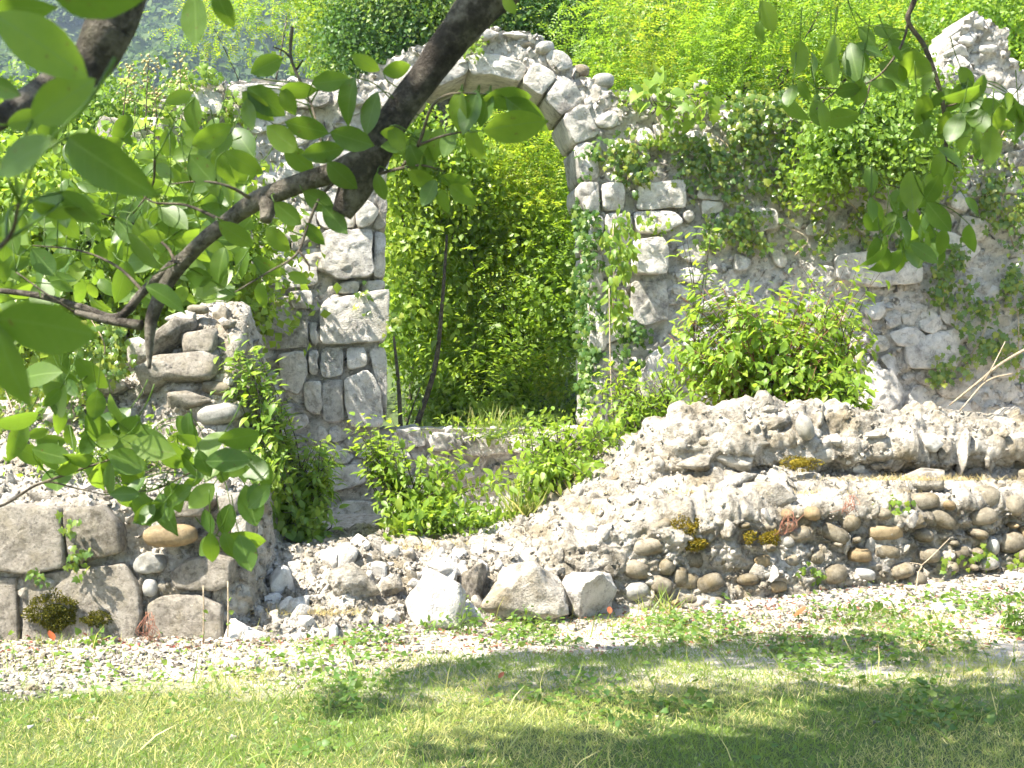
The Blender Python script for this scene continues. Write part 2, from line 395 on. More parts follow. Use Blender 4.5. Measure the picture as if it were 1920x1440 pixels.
def poly_stone(poly, yf, yb, bevel=0.02, rough=0.018, seed=0, step=0.045, tilt=(0, 0)):
    """a block with outline poly (u,z), front face at depth yf (towards the viewer is smaller), back at yb"""
    poly = np.asarray(poly, float)
    area = 0.5 * np.sum(poly[:, 0] * np.roll(poly[:, 1], -1) - np.roll(poly[:, 0], -1) * poly[:, 1])
    if area < 0: poly = poly[::-1]
    pts = []
    for a, b in zip(poly, np.roll(poly, -1, 0)):
        m = max(1, int(np.linalg.norm(b - a) / step))
        for k in range(m): pts.append(a + (b - a) * k / m)
    q = np.array(pts); q = 0.5 * q + 0.25 * (np.roll(q, 1, 0) + np.roll(q, -1, 0))
    c = q.mean(0); n = len(q); size = math.sqrt(abs(area))
    b = min(bevel, size * 0.2)
    rings = [(1.0, yb)]
    if yb - yf > 0.2: rings += [(1.0, yf + (yb - yf) * f) for f in (0.66, 0.33)]
    rings += [(1.0, yf + b * 1.2), (1 - 0.5 * b / size, yf + b * 0.3), (1 - 1.6 * b / size, yf)]
    k = max(3, int(size / 0.055)); last = rings[-1][0]
    rings += [(last * (1 - j / (k + 0.5)), yf) for j in range(1, k + 1)]
    V = []
    for s, y in rings:
        e = c + (q - c) * s
        V.append(np.column_stack([e[:, 0], np.full(n, y), e[:, 1]]))
    V = np.vstack(V + [np.array([[c[0], yf, c[1]]])])
    T = []
    for i in range(len(rings) - 1):
        for k2 in range(n):
            A = i * n + k2; B = i * n + (k2 + 1) % n
            T += [[A, B, B + n], [A, B + n, A + n]]
    e = len(V) - 1; o = (len(rings) - 1) * n
    for k2 in range(n): T.append([o + k2, o + (k2 + 1) % n, e])
    W = V + seed * 1.37
    d = fbm(W, 9, 4, seed, 0.6); d2 = fbm(W + 31, 9, 3, seed + 5)
    fr = np.clip((yb - V[:, 1]) / max(0.05, yb - yf), 0, 1)
    rr = np.random.default_rng(seed + 900); q2 = (V[:, [0, 2]] - c) / max(size, .05)
    pl = rr.normal(size=(7, 2)) * .9; off = rr.uniform(-.35, .35, 7)
    facet = np.max(q2 @ pl.T + off, axis=1); facet = facet - np.percentile(facet, 60)
    V[:, 1] += fr * (rough * (.55 * d + 1.1 * np.clip(facet, -1, 1.6) + .5 * fbm(W + 3, 22, 2, seed + 2)) + tilt[0] * (V[:, 0] - c[0]) + tilt[1] * (V[:, 2] - c[1]))
    V[:, 0] += .8 * rough * d2; V[:, 2] += .8 * rough * d
    return V, np.array(T)

def clip_half(poly, p, n):
    out = []; m = len(poly)
    for i in range(m):
        a, b = poly[i], poly[(i + 1) % m]; da, db = np.dot(a - p, n), np.dot(b - p, n)
        if da <= 0: out.append(a)
        if da * db < 0: out.append(a + (b - a) * da / (da - db))
    return out
def voronoi(seeds, joint, asp=1.5):
    """cells (aspect ASP wider than tall), shrunk by the joint"""
    S = seeds * np.array([1, asp]); cells = []
    for i in range(len(S)):
        d = np.linalg.norm(S - S[i], axis=1); o = np.argsort(d)[1:20]
        poly = [S[i] + np.array(v) for v in ((-.6, -.6), (.6, -.6), (.6, .6), (-.6, .6))]
        for j in o:
            dv = (S[j] - S[i]); L = np.linalg.norm(dv); nn = dv / L
            poly = clip_half(poly, S[i] + nn * (L / 2 - joint), nn)
            if len(poly) < 3: break
        cells.append(np.array(poly) / np.array([1, asp]) if len(poly) >= 3 else None)
    return cells
def poisson(x0, x1, y0, y1, r, tries, asp=1.5, rvar=0.35):
    pts = []; rad = []
    for _ in range(tries):
        p = np.array([rng.uniform(x0, x1), rng.uniform(y0, y1)]); rr = r(p) if callable(r) else r
        rr *= 1 + rvar * rng.uniform(-1, 1)
        if pts:
            A = (np.array(pts) - p) * np.array([1, asp])
            if np.min(np.hypot(A[:, 0], A[:, 1]) - 0.5 * (np.array(rad) + rr)) < 0: continue
        pts.append(p); rad.append(rr)
    return np.array(pts)

# ------------------------------------------------------------------ ground
def gh(x, y):
    x = np.asarray(x, float); y = np.asarray(y, float)
    z = np.interp(y, [-60, 8.4, 9.6, 10.6, 12.5, 13.5, 14.2, 20, 40, 80, 150, 400, 700], [0, 0, .08, .28, .40, .55, 1.0, 2.2, 4.6, 7.5, 12, 125, 135])
    z = z + np.clip((x - 1.0) / 4, 0, 1) * 0.10 * np.clip((y - 8) / 1.5, 0, 1) * np.clip((16 - y) / 3, 0, 1)
    p = np.stack([x, y, 0 * x], -1).reshape(-1, 3)
    z = z + (0.03 * fbm(p, 0.9, 3, 3).reshape(x.shape)) * np.clip((y - 3) / 4, 0, 1)
    far = np.clip((y - 120) / 150, 0, 1)
    return z + far * 22 * fbm(p * [1, 1, 0], 0.012, 3, 8).reshape(x.shape)
gx = np.concatenate([-np.geomspace(500, 8, 34), np.linspace(-7.6, 7.6, 110), np.geomspace(8, 500, 34)])
gy = np.concatenate([np.linspace(-60, 2, 12), np.linspace(2.4, 15, 110), np.geomspace(15.4, 700, 60)])
GX, GY = np.meshgrid(gx, gy); GZ = gh(GX, GY)
nx, ny = len(gx), len(gy)
ii = np.arange(nx * ny).reshape(ny, nx)
quads = np.stack([ii[:-1, :-1], ii[:-1, 1:], ii[1:, 1:], ii[1:, :-1]], -1).reshape(-1, 4)
ground = obj('ground', mesh_np('ground', np.stack([GX, GY, GZ], -1).reshape(-1, 3), quads, MAT['ground'], True), kind='structure')
ground['label'] = 'lawn and soil running up into the hillside'

# ------------------------------------------------------------------ the ruined wall with the arched doorway
TH = R(6); WD = 13.0; WT = 0.75
def W(px, py):
    a = (px - 960) / F; s = WD * math.cos(TH) / (math.cos(TH) - a * math.sin(TH))
    return np.array([s * a * math.cos(TH) + (s - WD) * math.sin(TH), CAMZ - (py - 720) / F * s])
def Wp(poly): return np.array([W(*p) for p in poly])
def wall_world(u, v, z):
    u, v, z = np.broadcast_arrays(np.asarray(u, float), v, z)
    return np.stack([u * math.cos(TH) - v * math.sin(TH), WD + u * math.sin(TH) + v * math.cos(TH), z], -1)
arch_wall = thing('ruined_wall', 'tall ruined limestone wall pierced by an arched doorway', 'wall', (0, WD, 0), TH)
top = [(300, 190), (340, 165), (400, 152), (470, 150), (540, 146), (640, 150), (690, 140), (735, 108), (790, 82), (850, 66), (900, 58), (960, 54), (1000, 62),
       (1035, 98), (1085, 135), (1120, 152), (1160, 170), (1200, 168), (1250, 184), (1300, 178), (1350, 196), (1420, 214), (1480, 218), (1560, 240),
       (1640, 250), (1725, 240), (1760, 200), (1768, 120), (1790, 80), (1802, 45), (1830, 24), (1866, 40), (1890, 52), (1885, 95), (1915, 130), (2010, 150)]
outline = Wp(top + [(2010, 1100), (300, 1100)])
acx, acy, arx, ary = 905, 342, 181, 200                    # intrados: centre, half width, rise (photo pixels)
def arch_pts(grow, n=24):
    return [(acx + (arx + grow) * math.cos(t), acy - (ary + grow) * math.sin(t)) for t in np.linspace(0, math.pi, n)]
opening = Wp([(1112, 806), (1112, 342)] + arch_pts(12) + [(712, 342), (712, 806)])
# mortar core on a grid
cs = 0.03
us = np.arange(outline[:, 0].min() - .1, outline[:, 0].max() + .1, cs); zs = np.arange(-0.1, 5.2, cs)
CU, CZ = np.meshgrid(us[:-1] + cs / 2, zs[:-1] + cs / 2)
edge_n = 0.05 * fbm(np.stack([CU, CZ, 0 * CU], -1).reshape(-1, 3), 6, 3, 21).reshape(CU.shape)
solid = inside(outline, CU + edge_n, CZ + edge_n) & ~inside(opening, CU, CZ)
U, Z = np.meshgrid(us, zs); idx = np.arange(U.size).reshape(U.shape)
uv = np.stack([U, 0 * U, Z], -1).reshape(-1, 3)
uw = (uv + .05 * np.stack([fbm(uv, 7, 2, 40 + k) for k in range(3)], -1)) * [1, 1, 1.5]
disp = 0.08 * fbm(uv, 2.2, 5, 31, 0.6) + 0.05 * np.abs(fbm(uv, 7, 4, 33, 0.6)) + .07 * (worley(uw, 7, 3) - .5) + .06 * (worley(uw, 15, 5) - .5)
jit = 0.012 * np.stack([vnoise(uv * 40, 1), 0 * disp, vnoise(uv * 40, 2)], -1)
Vf = uv + jit; Vf[:, 1] = -0.012 + .8 * disp
Vb = uv + jit; Vb[:, 1] = WT + 0.05 * fbm(uv, 3, 3, 35)
r_, c_ = np.nonzero(solid)
a, b, c, d = idx[r_, c_], idx[r_, c_ + 1], idx[r_ + 1, c_ + 1], idx[r_ + 1, c_]
nv = U.size; qs = [np.stack([a, b, c, d], -1), np.stack([b, a, d, c], -1) + nv]
pad = np.pad(solid, 1)
for dr, dc, e0, e1 in ((-1, 0, b, a), (1, 0, d, c), (0, -1, a, d), (0, 1, c, b)):
    m = ~pad[r_ + 1 + dr, c_ + 1 + dc]
    qs.append(np.stack([e0[m], e1[m], e1[m] + nv, e0[m] + nv], -1)[:, ::-1])
Q = np.vstack(qs); used = np.unique(Q); remap = np.zeros(2 * nv, int); remap[used] = np.arange(len(used))
core = obj('mortar_core', mesh_np('mortar_core', np.vstack([Vf, Vb])[used], remap[Q], MAT['mortar'], False), arch_wall)

# explicit dressed stones: (outline in photo pixels, proud of the face by, through the wall?)
jambs = [
    ([(600, 440), (610, 433), (700, 431), (700, 518), (640, 529), (603, 508)], .12, 1), ([(632, 530), (675, 527), (676, 553), (630, 553)], .09, 0),
    ([(701, 434), (722, 438), (722, 520), (701, 522)], .04, 1), ([(678, 527), (724, 524), (724, 541), (678, 556)], .03, 1),
    ([(543, 547), (588, 544), (586, 578), (548, 582)], .12, 0), ([(597, 604), (606, 566), (660, 557), (729, 541), (729, 600), (722, 642), (602, 646)], .10, 1),
    ([(468, 640), (486, 580), (538, 552), (579, 592), (579, 652), (500, 658)], .06, 0), ([(582, 603), (595, 601), (598, 648), (583, 650)], .05, 0),
    ([(440, 480), (475, 470), (478, 522), (440, 526)], .07, 0), ([(488, 478), (540, 470), (596, 480), (598, 535), (540, 542), (485, 530)], .04, 0),
    ([(522, 662), (572, 657), (578, 700), (562, 742), (528, 728)], .05, 0), ([(576, 656), (598, 654), (596, 703), (580, 706)], .06, 0),
    ([(602, 652), (646, 650), (644, 706), (602, 708)], .03, 0), ([(648, 652), (686, 650), (690, 686), (652, 694)], .07, 0),
    ([(690, 655), (724, 648), (726, 760), (722, 796), (712, 740)], .02, 1), ([(646, 712), (690, 692), (716, 730), (720, 798), (660, 802), (648, 770)], .11, 1),
    ([(570, 715), (604, 712), (602, 780), (572, 770)], .04, 0), ([(606, 712), (644, 710), (646, 790), (606, 790)], .03, 0),
    ([(668, 386), (690, 378), (712, 398), (692, 428), (668, 430)], .14, 0), ([(700, 362), (724, 366), (722, 432), (694, 430), (714, 400)], .03, 1),
    ([(600, 385), (664, 384), (664, 430), (606, 430), (590, 410)], .04, 0), ([(548, 400), (590, 395), (598, 440), (560, 466)], .05, 0),
    ([(690, 865), (770, 858), (776, 888), (700, 896)], .08, 0), ([(620, 950), (650, 936), (700, 938), (712, 996), (690, 1012), (626, 1008)], .10, 0),
    ([(610, 880), (684, 868), (690, 904), (612, 924)], .07, 0), ([(716, 945), (752, 938), (758, 990), (720, 1000)], .08, 0), ([(726, 900), (800, 892), (812, 926), (732, 936)], .08, 0),
    ([(735, 806), (790, 800), (800, 836), (738, 840)], .06, 1), ([(806, 812), (864, 812), (866, 842), (806, 846)], .10, 1),
    ([(870, 818), (950, 815), (955, 850), (872, 856)], .05, 1), ([(958, 815), (1040, 806), (1050, 842), (960, 850)], .08, 1), ([(1046, 804), (1110, 800), (1112, 838), (1054, 840)], .05, 1),
    # right jamb
    ([(1084, 344), (1122, 342), (1124, 398), (1100, 400), (1084, 366)], .06, 1), ([(1126, 345), (1166, 346), (1168, 398), (1128, 398)], .10, 0),
    ([(1100, 403), (1130, 402), (1128, 470), (1100, 472)], .05, 1), ([(1132, 402), (1180, 402), (1182, 440), (1132, 442)], .06, 0),
    ([(1100, 475), (1128, 474), (1130, 560), (1102, 562)], .04, 1), ([(1102, 565), (1132, 564), (1134, 660), (1104, 662)], .05, 1), ([(1104, 665), (1134, 664), (1138, 800), (1104, 800)], .04, 1),
    ([(1190, 345), (1278, 340), (1284, 392), (1192, 396)], .09, 0), ([(1186, 400), (1262, 398), (1280, 420), (1240, 438), (1190, 440)], .09, 0),
    ([(1184, 452), (1236, 448), (1250, 470), (1244, 514), (1184, 516)], .16, 0), ([(1180, 530), (1250, 526), (1252, 600), (1210, 612), (1182, 600)], .03, 0),
    ([(1190, 712), (1216, 662), (1262, 640), (1270, 700), (1250, 742), (1200, 748)], .16, 0),
    ([(1560, 480), (1640, 470), (1720, 480), (1722, 530), (1640, 540), (1562, 524)], .10, 0), ([(1620, 700), (1664, 690), (1690, 740), (1660, 775), (1614, 768)], .10, 0),
    ([(1690, 640), (1770, 620), (1800, 660), (1790, 690), (1700, 692)], .05, 0), ([(1396, 395), (1450, 390), (1452, 430), (1410, 440)], .09, 0),
    ([(1276, 398), (1296, 396), (1300, 418), (1280, 420)], .11, 0),
    # left wall top under the branch
    ([(545, 180), (600, 174), (622, 186), (610, 204), (548, 206)], .10, 0), ([(626, 182), (672, 178), (690, 196), (640, 206)], .09, 0),
    ([(330, 200), (380, 170), (420, 178), (418, 214), (352, 224)], .08, 0), ([(430, 165), (500, 160), (536, 172), (520, 190), (440, 192)], .07, 1),
]
taken = []
for k, (poly, proud, thru) in enumerate(jambs):
    pw = Wp(poly); taken.append(pw)
    V, T = poly_stone(pw, -proud - .025, WT if thru else 0.14, 0.008, 0.03, k + 3, 0.045, (rng.uniform(-.12, .12), rng.uniform(-.1, .12)))
    obj('stone', mesh_np('stone', V, T, MAT['limestone']), arch_wall)
# voussoirs of the arch
cuts = [0, 20, 37, 52, 67, 98, 121, 146, 163, 180]
for k in range(len(cuts) - 1):
    t0, t1 = R(cuts[k] + .2), R(cuts[k + 1] - .2); h = [36, 52, 60, 50, 40, 52, 56, 52, 44][k]
    inner = [(acx + arx * math.cos(t), acy - ary * math.sin(t)) for t in np.linspace(t0, t1, 5)]
    outer = [(acx + (arx + h) * math.cos(t), acy - (ary + h * .95) * math.sin(t)) for t in np.linspace(t1, t0, 5)]
    pw = Wp(inner + outer); taken.append(pw)
    V, T = poly_stone(pw, -0.05 - rng.uniform(0, .04), WT + .03, 0.006, 0.03, 90 + k, 0.05, (rng.uniform(-.05, .05), rng.uniform(-.05, .05)))
    obj('voussoir', mesh_np('voussoir', V, T, MAT['limestone']), arch_wall)
# rubble masonry between them: cells of a voronoi pattern, each stone a piece
u0, z0 = W(290, 1080); u1, z1 = W(2000, 20)
seeds = poisson(u0, u1, z0, z1, lambda p: 0.20 if p[0] < -0.9 else 0.215, 5200, 1.45, 0.6)
cells = voronoi(seeds, 0.006, 1.45)
ok_in = inside(outline, seeds[:, 0], seeds[:, 1]) & inside(outline, seeds[:, 0], seeds[:, 1] + 0.05) & ~inside(opening, seeds[:, 0], seeds[:, 1])
big = Wp([(1112 + 10, 815), (1122, 342)] + arch_pts(40) + [(702, 342), (702, 815)])
n_st = 0; extra = []
for k, (s, cpoly) in enumerate(zip(seeds, cells)):
    if cpoly is None or not ok_in[k]: continue
    if inside(big, s[0], s[1]) or any(inside(t, s[0], s[1]) for t in taken): continue
    if s[0] > 0.8 and rng.random() < 0.25: continue
    if np.any(inside(opening, cpoly[:, 0], cpoly[:, 1])): continue
    pr = rng.uniform(-0.04, 0.07) if s[0] > 0.8 else rng.uniform(-0.03, 0.05)
    cpoly = s + (cpoly - s) * rng.uniform(.82, 1.04); ca = R(rng.normal() * 6); cpoly = s + (cpoly - s) @ np.array([[math.cos(ca), math.sin(ca)], [-math.sin(ca), math.cos(ca)]])
    V, T = poly_stone(cpoly, -pr, 0.16, 0.009, 0.036, 200 + k, 0.05, (rng.uniform(-.25, .25), rng.uniform(-.12, .28)))
    n_st += 1
    if n_st > 240: extra.append((V, T)); continue
    obj('stone', mesh_np('stone', V, T, MAT['limestone' if rng.random() < .75 else 'mortar']), arch_wall)
print('stones', n_st)
if extra: obj('stone_filling', mesh_np('stone_filling', *join_geo(extra), MAT['limestone']), arch_wall, kind='stuff')
# round river stones lying in the mortar of the wall head
for px, py, rx, ry, m in ((1020, 91, 20, 13, 'grey_cobble'), (1012, 70, 13, 9, 'grey_cobble'), (985, 84, 20, 10, 'cobble'), (1093, 127, 17, 12, 'cobble'), (1132, 150, 20, 15, 'grey_cobble'),
                          (1100, 152, 16, 12, 'limestone'), (1316, 161, 15, 13, 'grey_cobble'), (1409, 362, 14, 15, 'cobble'), (1520, 300, 18, 22, 'cobble'), (1424, 386, 18, 14, 'cobble'),
                          (1866, 62, 20, 12, 'cobble'), (1830, 45, 22, 14, 'limestone'), (1810, 75, 24, 16, 'limestone'), (1850, 92, 26, 16, 'limestone'), (1792, 100, 22, 14, 'limestone'),
                          (1835, 112, 20, 14, 'cobble'), (1550, 308, 24, 12, 'cobble'), (960, 66, 26, 10, 'limestone'), (905, 68, 30, 11, 'limestone'), (850, 76, 28, 10, 'limestone'), (800, 92, 26, 14, 'limestone'), (750, 118, 26, 14, 'limestone')):
    u, z = W(px, py); k = 13.0 / F
    obj('cobble', rock_mesh('cobble' if 'cobble' in m else 'rock', m, random.randrange(7)), arch_wall, srt((u, rng.uniform(.0, .12), z), (rng.uniform(-.2, .2), rng.uniform(-.3, .3), rng.uniform(0, 3)), (rx * k, rx * k * rng.uniform(.8, 1.2), ry * k)))
# small chips bedded in the mortar
def chips(n, pos, smin, smax, mat, name, parent, level=1, flat=1.0, seed=5):
    V0, T0 = OCT; parts = [V0 * np.random.default_rng(seed + q).uniform(.55, 1.15, (len(V0), 1)) + np.random.default_rng(seed + q + 40).normal(size=V0.shape) * .14 for q in range(6)]
    s = smin + (smax - smin) * rng.random(n) ** 2.2; q = rng.integers(0, 6, n)
    d = rand_dir(n); nn = rand_dir(n); M = frames(d, nn) * (s[:, None] * np.array([1, 1.25, 0.7])[None])[:, None, :]
    base = np.stack(parts)[q]
    V = np.einsum('nij,nkj->nki', M, base); V[:, :, 2] *= flat
    V = V + pos[:, None]
    T = (T0[None] + (np.arange(n) * len(V0))[:, None, None]).reshape(-1, 3)
    me = mesh_np(name, V.reshape(-1, 3), T, mat, False, np.repeat(rng.random(n), len(T0)))
    return obj(name, me, parent, kind='stuff')
sel = rng.choice(len(r_), 9000); cp = np.stack([CU[r_[sel], c_[sel]], 0.0 + disp.reshape(U.shape)[r_[sel], c_[sel]], CZ[r_[sel], c_[sel]]], -1)
chips(9000, cp, 0.012, 0.06, MAT['limestone'], 'rubble_filling', arch_wall, 1)

# ------------------------------------------------------------------ the low walls in front
def profile_mass(name, columns, Dref, parent, mat, seed, amp=0.06, nu=150, nv=80):
    xs = np.array([(c[0] - 960) / F * Dref for c in columns]); K = len(columns[0][1])
    prof = np.array([[(D, CAMZ - (py - 720) / F * D) for py, D in c[1]] for c in columns])
    xi = np.linspace(xs[0], xs[-1], nu); vi = np.linspace(0, K - 1, nv)
    Y = np.zeros((nu, nv)); Zz = np.zeros((nu, nv))
    for k in range(nu):
        py = [np.interp(xi[k], xs, prof[:, j, 0]) for j in range(K)]; pz = [np.interp(xi[k], xs, prof[:, j, 1]) for j in range(K)]
        Y[k] = np.interp(vi, np.arange(K), py); Zz[k] = np.interp(vi, np.arange(K), pz)
    for _ in range(2):
        Y[:, 1:-1] = .5 * Y[:, 1:-1] + .25 * (Y[:, :-2] + Y[:, 2:]); Zz[:, 1:-1] = .5 * Zz[:, 1:-1] + .25 * (Zz[:, :-2] + Zz[:, 2:])
    Xg = np.repeat(xi[:, None], nv, 1); G = np.stack([Xg, Y, Zz], -1)
    nrm = norm(np.cross(np.gradient(G, axis=0), np.gradient(G, axis=1))).reshape(-1, 3)
    g = G.reshape(-1, 3)
    ridge = 1 - 2 * np.abs(fbm(g * [1, 1, 1.8], 1.8, 4, seed + 3, 0.6))
    gw = (g + .06 * np.stack([fbm(g, 6, 2, seed + 20 + k) for k in range(3)], -1)) * [1, 1, 1.7]
    w1 = .5 - worley(gw, 5.5, seed); w2 = .5 - worley(gw, 13, seed + 3)
    dsp = amp * (1.1 * fbm(g, 1.6, 5, seed, 0.62) + 0.9 * ridge + 0.45 * w1 + .22 * w2 + 0.3 * fbm(g, 24, 3, seed + 6, .6))
    g2 = g + nrm * dsp[:, None]
    i = np.arange(nu * nv).reshape(nu, nv)
    q = np.stack([i[:-1, :-1], i[1:, :-1], i[1:, 1:], i[:-1, 1:]], -1).reshape(-1, 4)
    o = world_part(name, mesh_np(name, g2, q, mat, False), parent)
    return g2.reshape(nu, nv, 3), nrm.reshape(nu, nv, 3)

cobble_wall = thing('cobble_wall', 'low crumbling cobblestone wall along the right foreground', 'wall', (1.5, 10.2, 0.1))
colsR = [(478, [(1215, 8.9), (1190, 9.1), (1150, 9.4), (1110, 9.7), (1070, 10.1), (1040, 10.6), (1035, 11.2), (1040, 11.4)]),
         (520, [(1262, 8.5), (1190, 8.9), (1120, 9.3), (1060, 9.6), (1042, 10.0), (1030, 10.5), (1015, 11.1), (1030, 11.3)]),
         (640, [(1245, 8.6), (1180, 9.0), (1110, 9.4), (1060, 9.65), (1042, 10.0), (1030, 10.5), (1012, 11.1), (1030, 11.3)]),
         (760, [(1215, 8.9), (1165, 9.25), (1110, 9.5), (1065, 9.7), (1045, 10.0), (1028, 10.5), (1005, 11.0), (1020, 11.3)]),
         (900, [(1180, 9.3), (1135, 9.55), (1090, 9.65), (1060, 9.75), (1040, 10.0), (1018, 10.5), (990, 11.0), (1010, 11.3)]),
         (1000, [(1168, 9.5), (1125, 9.65), (1085, 9.7), (1050, 9.8), (1025, 10.05), (995, 10.5), (965, 10.9), (1000, 11.3)]),
         (1150, [(1150, 9.65), (1100, 9.7), (1050, 9.72), (1010, 9.8), (965, 10.1), (905, 10.5), (865, 10.8), (960, 11.3)]),
         (1245, [(1148, 9.7), (1090, 9.7), (1030, 9.72), (972, 9.8), (905, 10.2), (850, 10.45), (815, 10.75), (930, 11.3)]),
         (1290, [(1145, 9.7), (1090, 9.7), (1030, 9.74), (966, 9.82), (892, 10.2), (838, 10.3), (778, 10.55), (900, 11.2)]),
         (1400, [(1138, 9.75), (1080, 9.75), (1020, 9.78), (962, 9.86), (888, 10.25), (830, 10.3), (760, 10.6), (900, 11.2)]),
         (1520, [(1125, 9.85), (1070, 9.85), (1015, 9.88), (958, 9.96), (884, 10.35), (826, 10.4), (766, 10.7), (900, 11.3)]),
         (1720, [(1105, 10.0), (1055, 10.0), (1000, 10.04), (945, 10.1), (886, 10.5), (836, 10.55), (784, 10.85), (900, 11.4)]),
         (2020, [(1085, 10.3), (1035, 10.3), (980, 10.34), (935, 10.4), (880, 10.8), (840, 10.85), (788, 11.15), (900, 11.7)])]
for c in colsR:                                              # the cobble face and the upper lump are undercut
    k = min(1, max(0, (c[0] - 1180) / 80)); add = (.04, .10, .10, .0, .14, -.04, -.05, 0)
    c[1][:] = [(py, D + k * a) for (py, D), a in zip(c[1], add)]
GR, NR = profile_mass('rubble_core', colsR, 9.9, cobble_wall, MAT['rubble'], 61, 0.105, 520, 170)
block_wall = thing('block_wall', 'broken stub of big squared stone blocks at the left', 'wall', (-2.6, 9.2, 0))
colsL = [(-110, [(1225, 8.85), (1100, 8.85), (960, 8.9), (905, 9.35), (815, 9.95), (765, 10.2), (745, 10.9), (900, 11.5)]),
         (60, [(1225, 8.85), (1100, 8.85), (955, 8.9), (895, 9.4), (800, 9.95), (750, 10.15), (738, 10.9), (900, 11.5)]),
         (140, [(1225, 8.85), (1100, 8.85), (955, 8.9), (895, 9.4), (800, 9.95), (730, 10.12), (715, 10.9), (900, 11.5)]),
         (235, [(1225, 8.85), (1100, 8.85), (955, 8.92), (895, 9.4), (800, 9.95), (715, 10.1), (690, 10.8), (900, 11.5)]),
         (268, [(1225, 8.85), (1100, 8.87), (958, 8.95), (895, 9.4), (800, 9.95), (660, 10.1), (630, 10.8), (900, 11.5)]),
         (310, [(1225, 8.85), (1100, 8.87), (960, 8.98), (895, 9.45), (800, 9.95), (640, 10.12), (575, 10.5), (900, 11.5)]),
         (385, [(1225, 8.85), (1100, 8.9), (965, 9.0), (900, 9.45), (800, 9.95), (650, 10.12), (580, 10.5), (900, 11.5)]),
         (412, [(1225, 8.85), (1100, 8.9), (970, 9.0), (905, 9.45), (830, 9.95), (740, 10.15), (700, 10.5), (900, 11.5)]),
         (440, [(1225, 8.87), (1100, 8.92), (980, 9.02), (925, 9.45), (880, 9.95), (840, 10.2), (840, 10.6), (950, 11.5)]),
         (468, [(1225, 8.9), (1110, 8.97), (1010, 9.1), (975, 9.45), (950, 9.95), (930, 10.3), (940, 10.7), (980, 11.5)]),
         (486, [(1230, 9.0), (1200, 9.2), (1150, 9.4), (1120, 9.7), (1090, 10.1), (1060, 10.5), (1050, 10.9), (1040, 11.5)])]
GL, NL = profile_mass('rubble_core', colsL, 9.2, block_wall, MAT['rubble'], 71, 0.075, 300, 190)
# the blocks and stones of the left stub
def block_px(parent, poly, D, proud, back, mat, name, seed, rough=0.02):
    pw = np.array([[(px - 960) / F * D - parent.location[0], CAMZ - (py - 720) / F * D - parent.location[2]] for px, py in poly])
    yo = D - parent.location[1]
    V, T = poly_stone(pw, yo - proud, yo + back, 0.018, rough, seed, 0.025, (rng.uniform(-.06, .06), rng.uniform(.0, .1)))
    return obj(name, mesh_np(name, V, T, MAT[mat]), parent)
for k, (poly, pr) in enumerate([
        ([(-70, 962), (20, 946), (114, 950), (124, 1000), (128, 1064), (60, 1074), (-70, 1060)], .08), ([(119, 956), (196, 946), (228, 985), (230, 1036), (170, 1052), (132, 1052)], .05),
        ([(-70, 1076), (38, 1080), (41, 1212), (-70, 1212)], .06), ([(46, 1082), (122, 1068), (236, 1056), (262, 1100), (271, 1150), (256, 1214), (46, 1214)], .07),
        ([(278, 1132), (300, 1118), (375, 1114), (418, 1134), (424, 1196), (350, 1214), (280, 1206)], .06)]):
    block_px(block_wall, poly, 8.8, pr, 0.35, 'grey_block', 'block', 400 + k, 0.015)
for k, (poly, mat) in enumerate([
        ([(322, 1072), (350, 1048), (400, 1038), (438, 1050), (436, 1096), (400, 1106), (330, 1100)], 'grey_block'), ([(252, 1052), (270, 1034), (305, 1042), (314, 1064), (308, 1072), (256, 1072)], 'grey_cobble'),
        ([(306, 950), (340, 926), (400, 936), (384, 966), (320, 968)], 'grey_block'), ([(408, 930), (450, 928), (452, 958), (414, 962)], 'grey_block'), ([(436, 968), (466, 962), (470, 1030), (440, 1034)], 'rubble')]):
    block_px(block_wall, poly, 8.85, .07, 0.25, mat, 'stone', 420 + k, 0.02)
cobble_px(block_wall, 321, 1003, 8.8, 49, 22, 4, 'brown_cobble', depth=.13, i=0)
cobble_px(block_wall, 281, 1102, 8.8, 14, 17, 0, 'grey_cobble')
for px, py, rx, ry, rot, D, m, kd in ((412, 776, 40, 20, 12, 9.85, 'grey_cobble', 'cobble'), (408, 728, 30, 14, -8, 9.98, 'cobble', 'cobble'), (360, 752, 45, 20, 0, 9.95, 'grey_block', 'rock'), (372, 580, 20, 9, 0, 10.2, 'cobble', 'cobble'),
                                      (322, 630, 50, 34, 10, 10.1, 'grey_block', 'rock'), (375, 645, 34, 30, 0, 10.08, 'grey_block', 'rock'), (345, 690, 70, 34, 0, 10.05, 'grey_block', 'rock'), (300, 700, 40, 30, 20, 10.0, 'grey_block', 'rock'),
                                      (120, 775, 45, 26, 10, 9.95, 'rubble', 'rock'), (200, 725, 50, 28, 0, 10.1, 'rubble', 'rock'), (270, 660, 30, 28, 0, 10.1, 'mortar', 'rock'), (340, 600, 30, 20, 0, 10.2, 'mortar', 'rock')):
    cobble_px(block_wall, px, py, D, rx, ry, rot, m, kd, 'cobble' if kd == 'cobble' else 'stone')
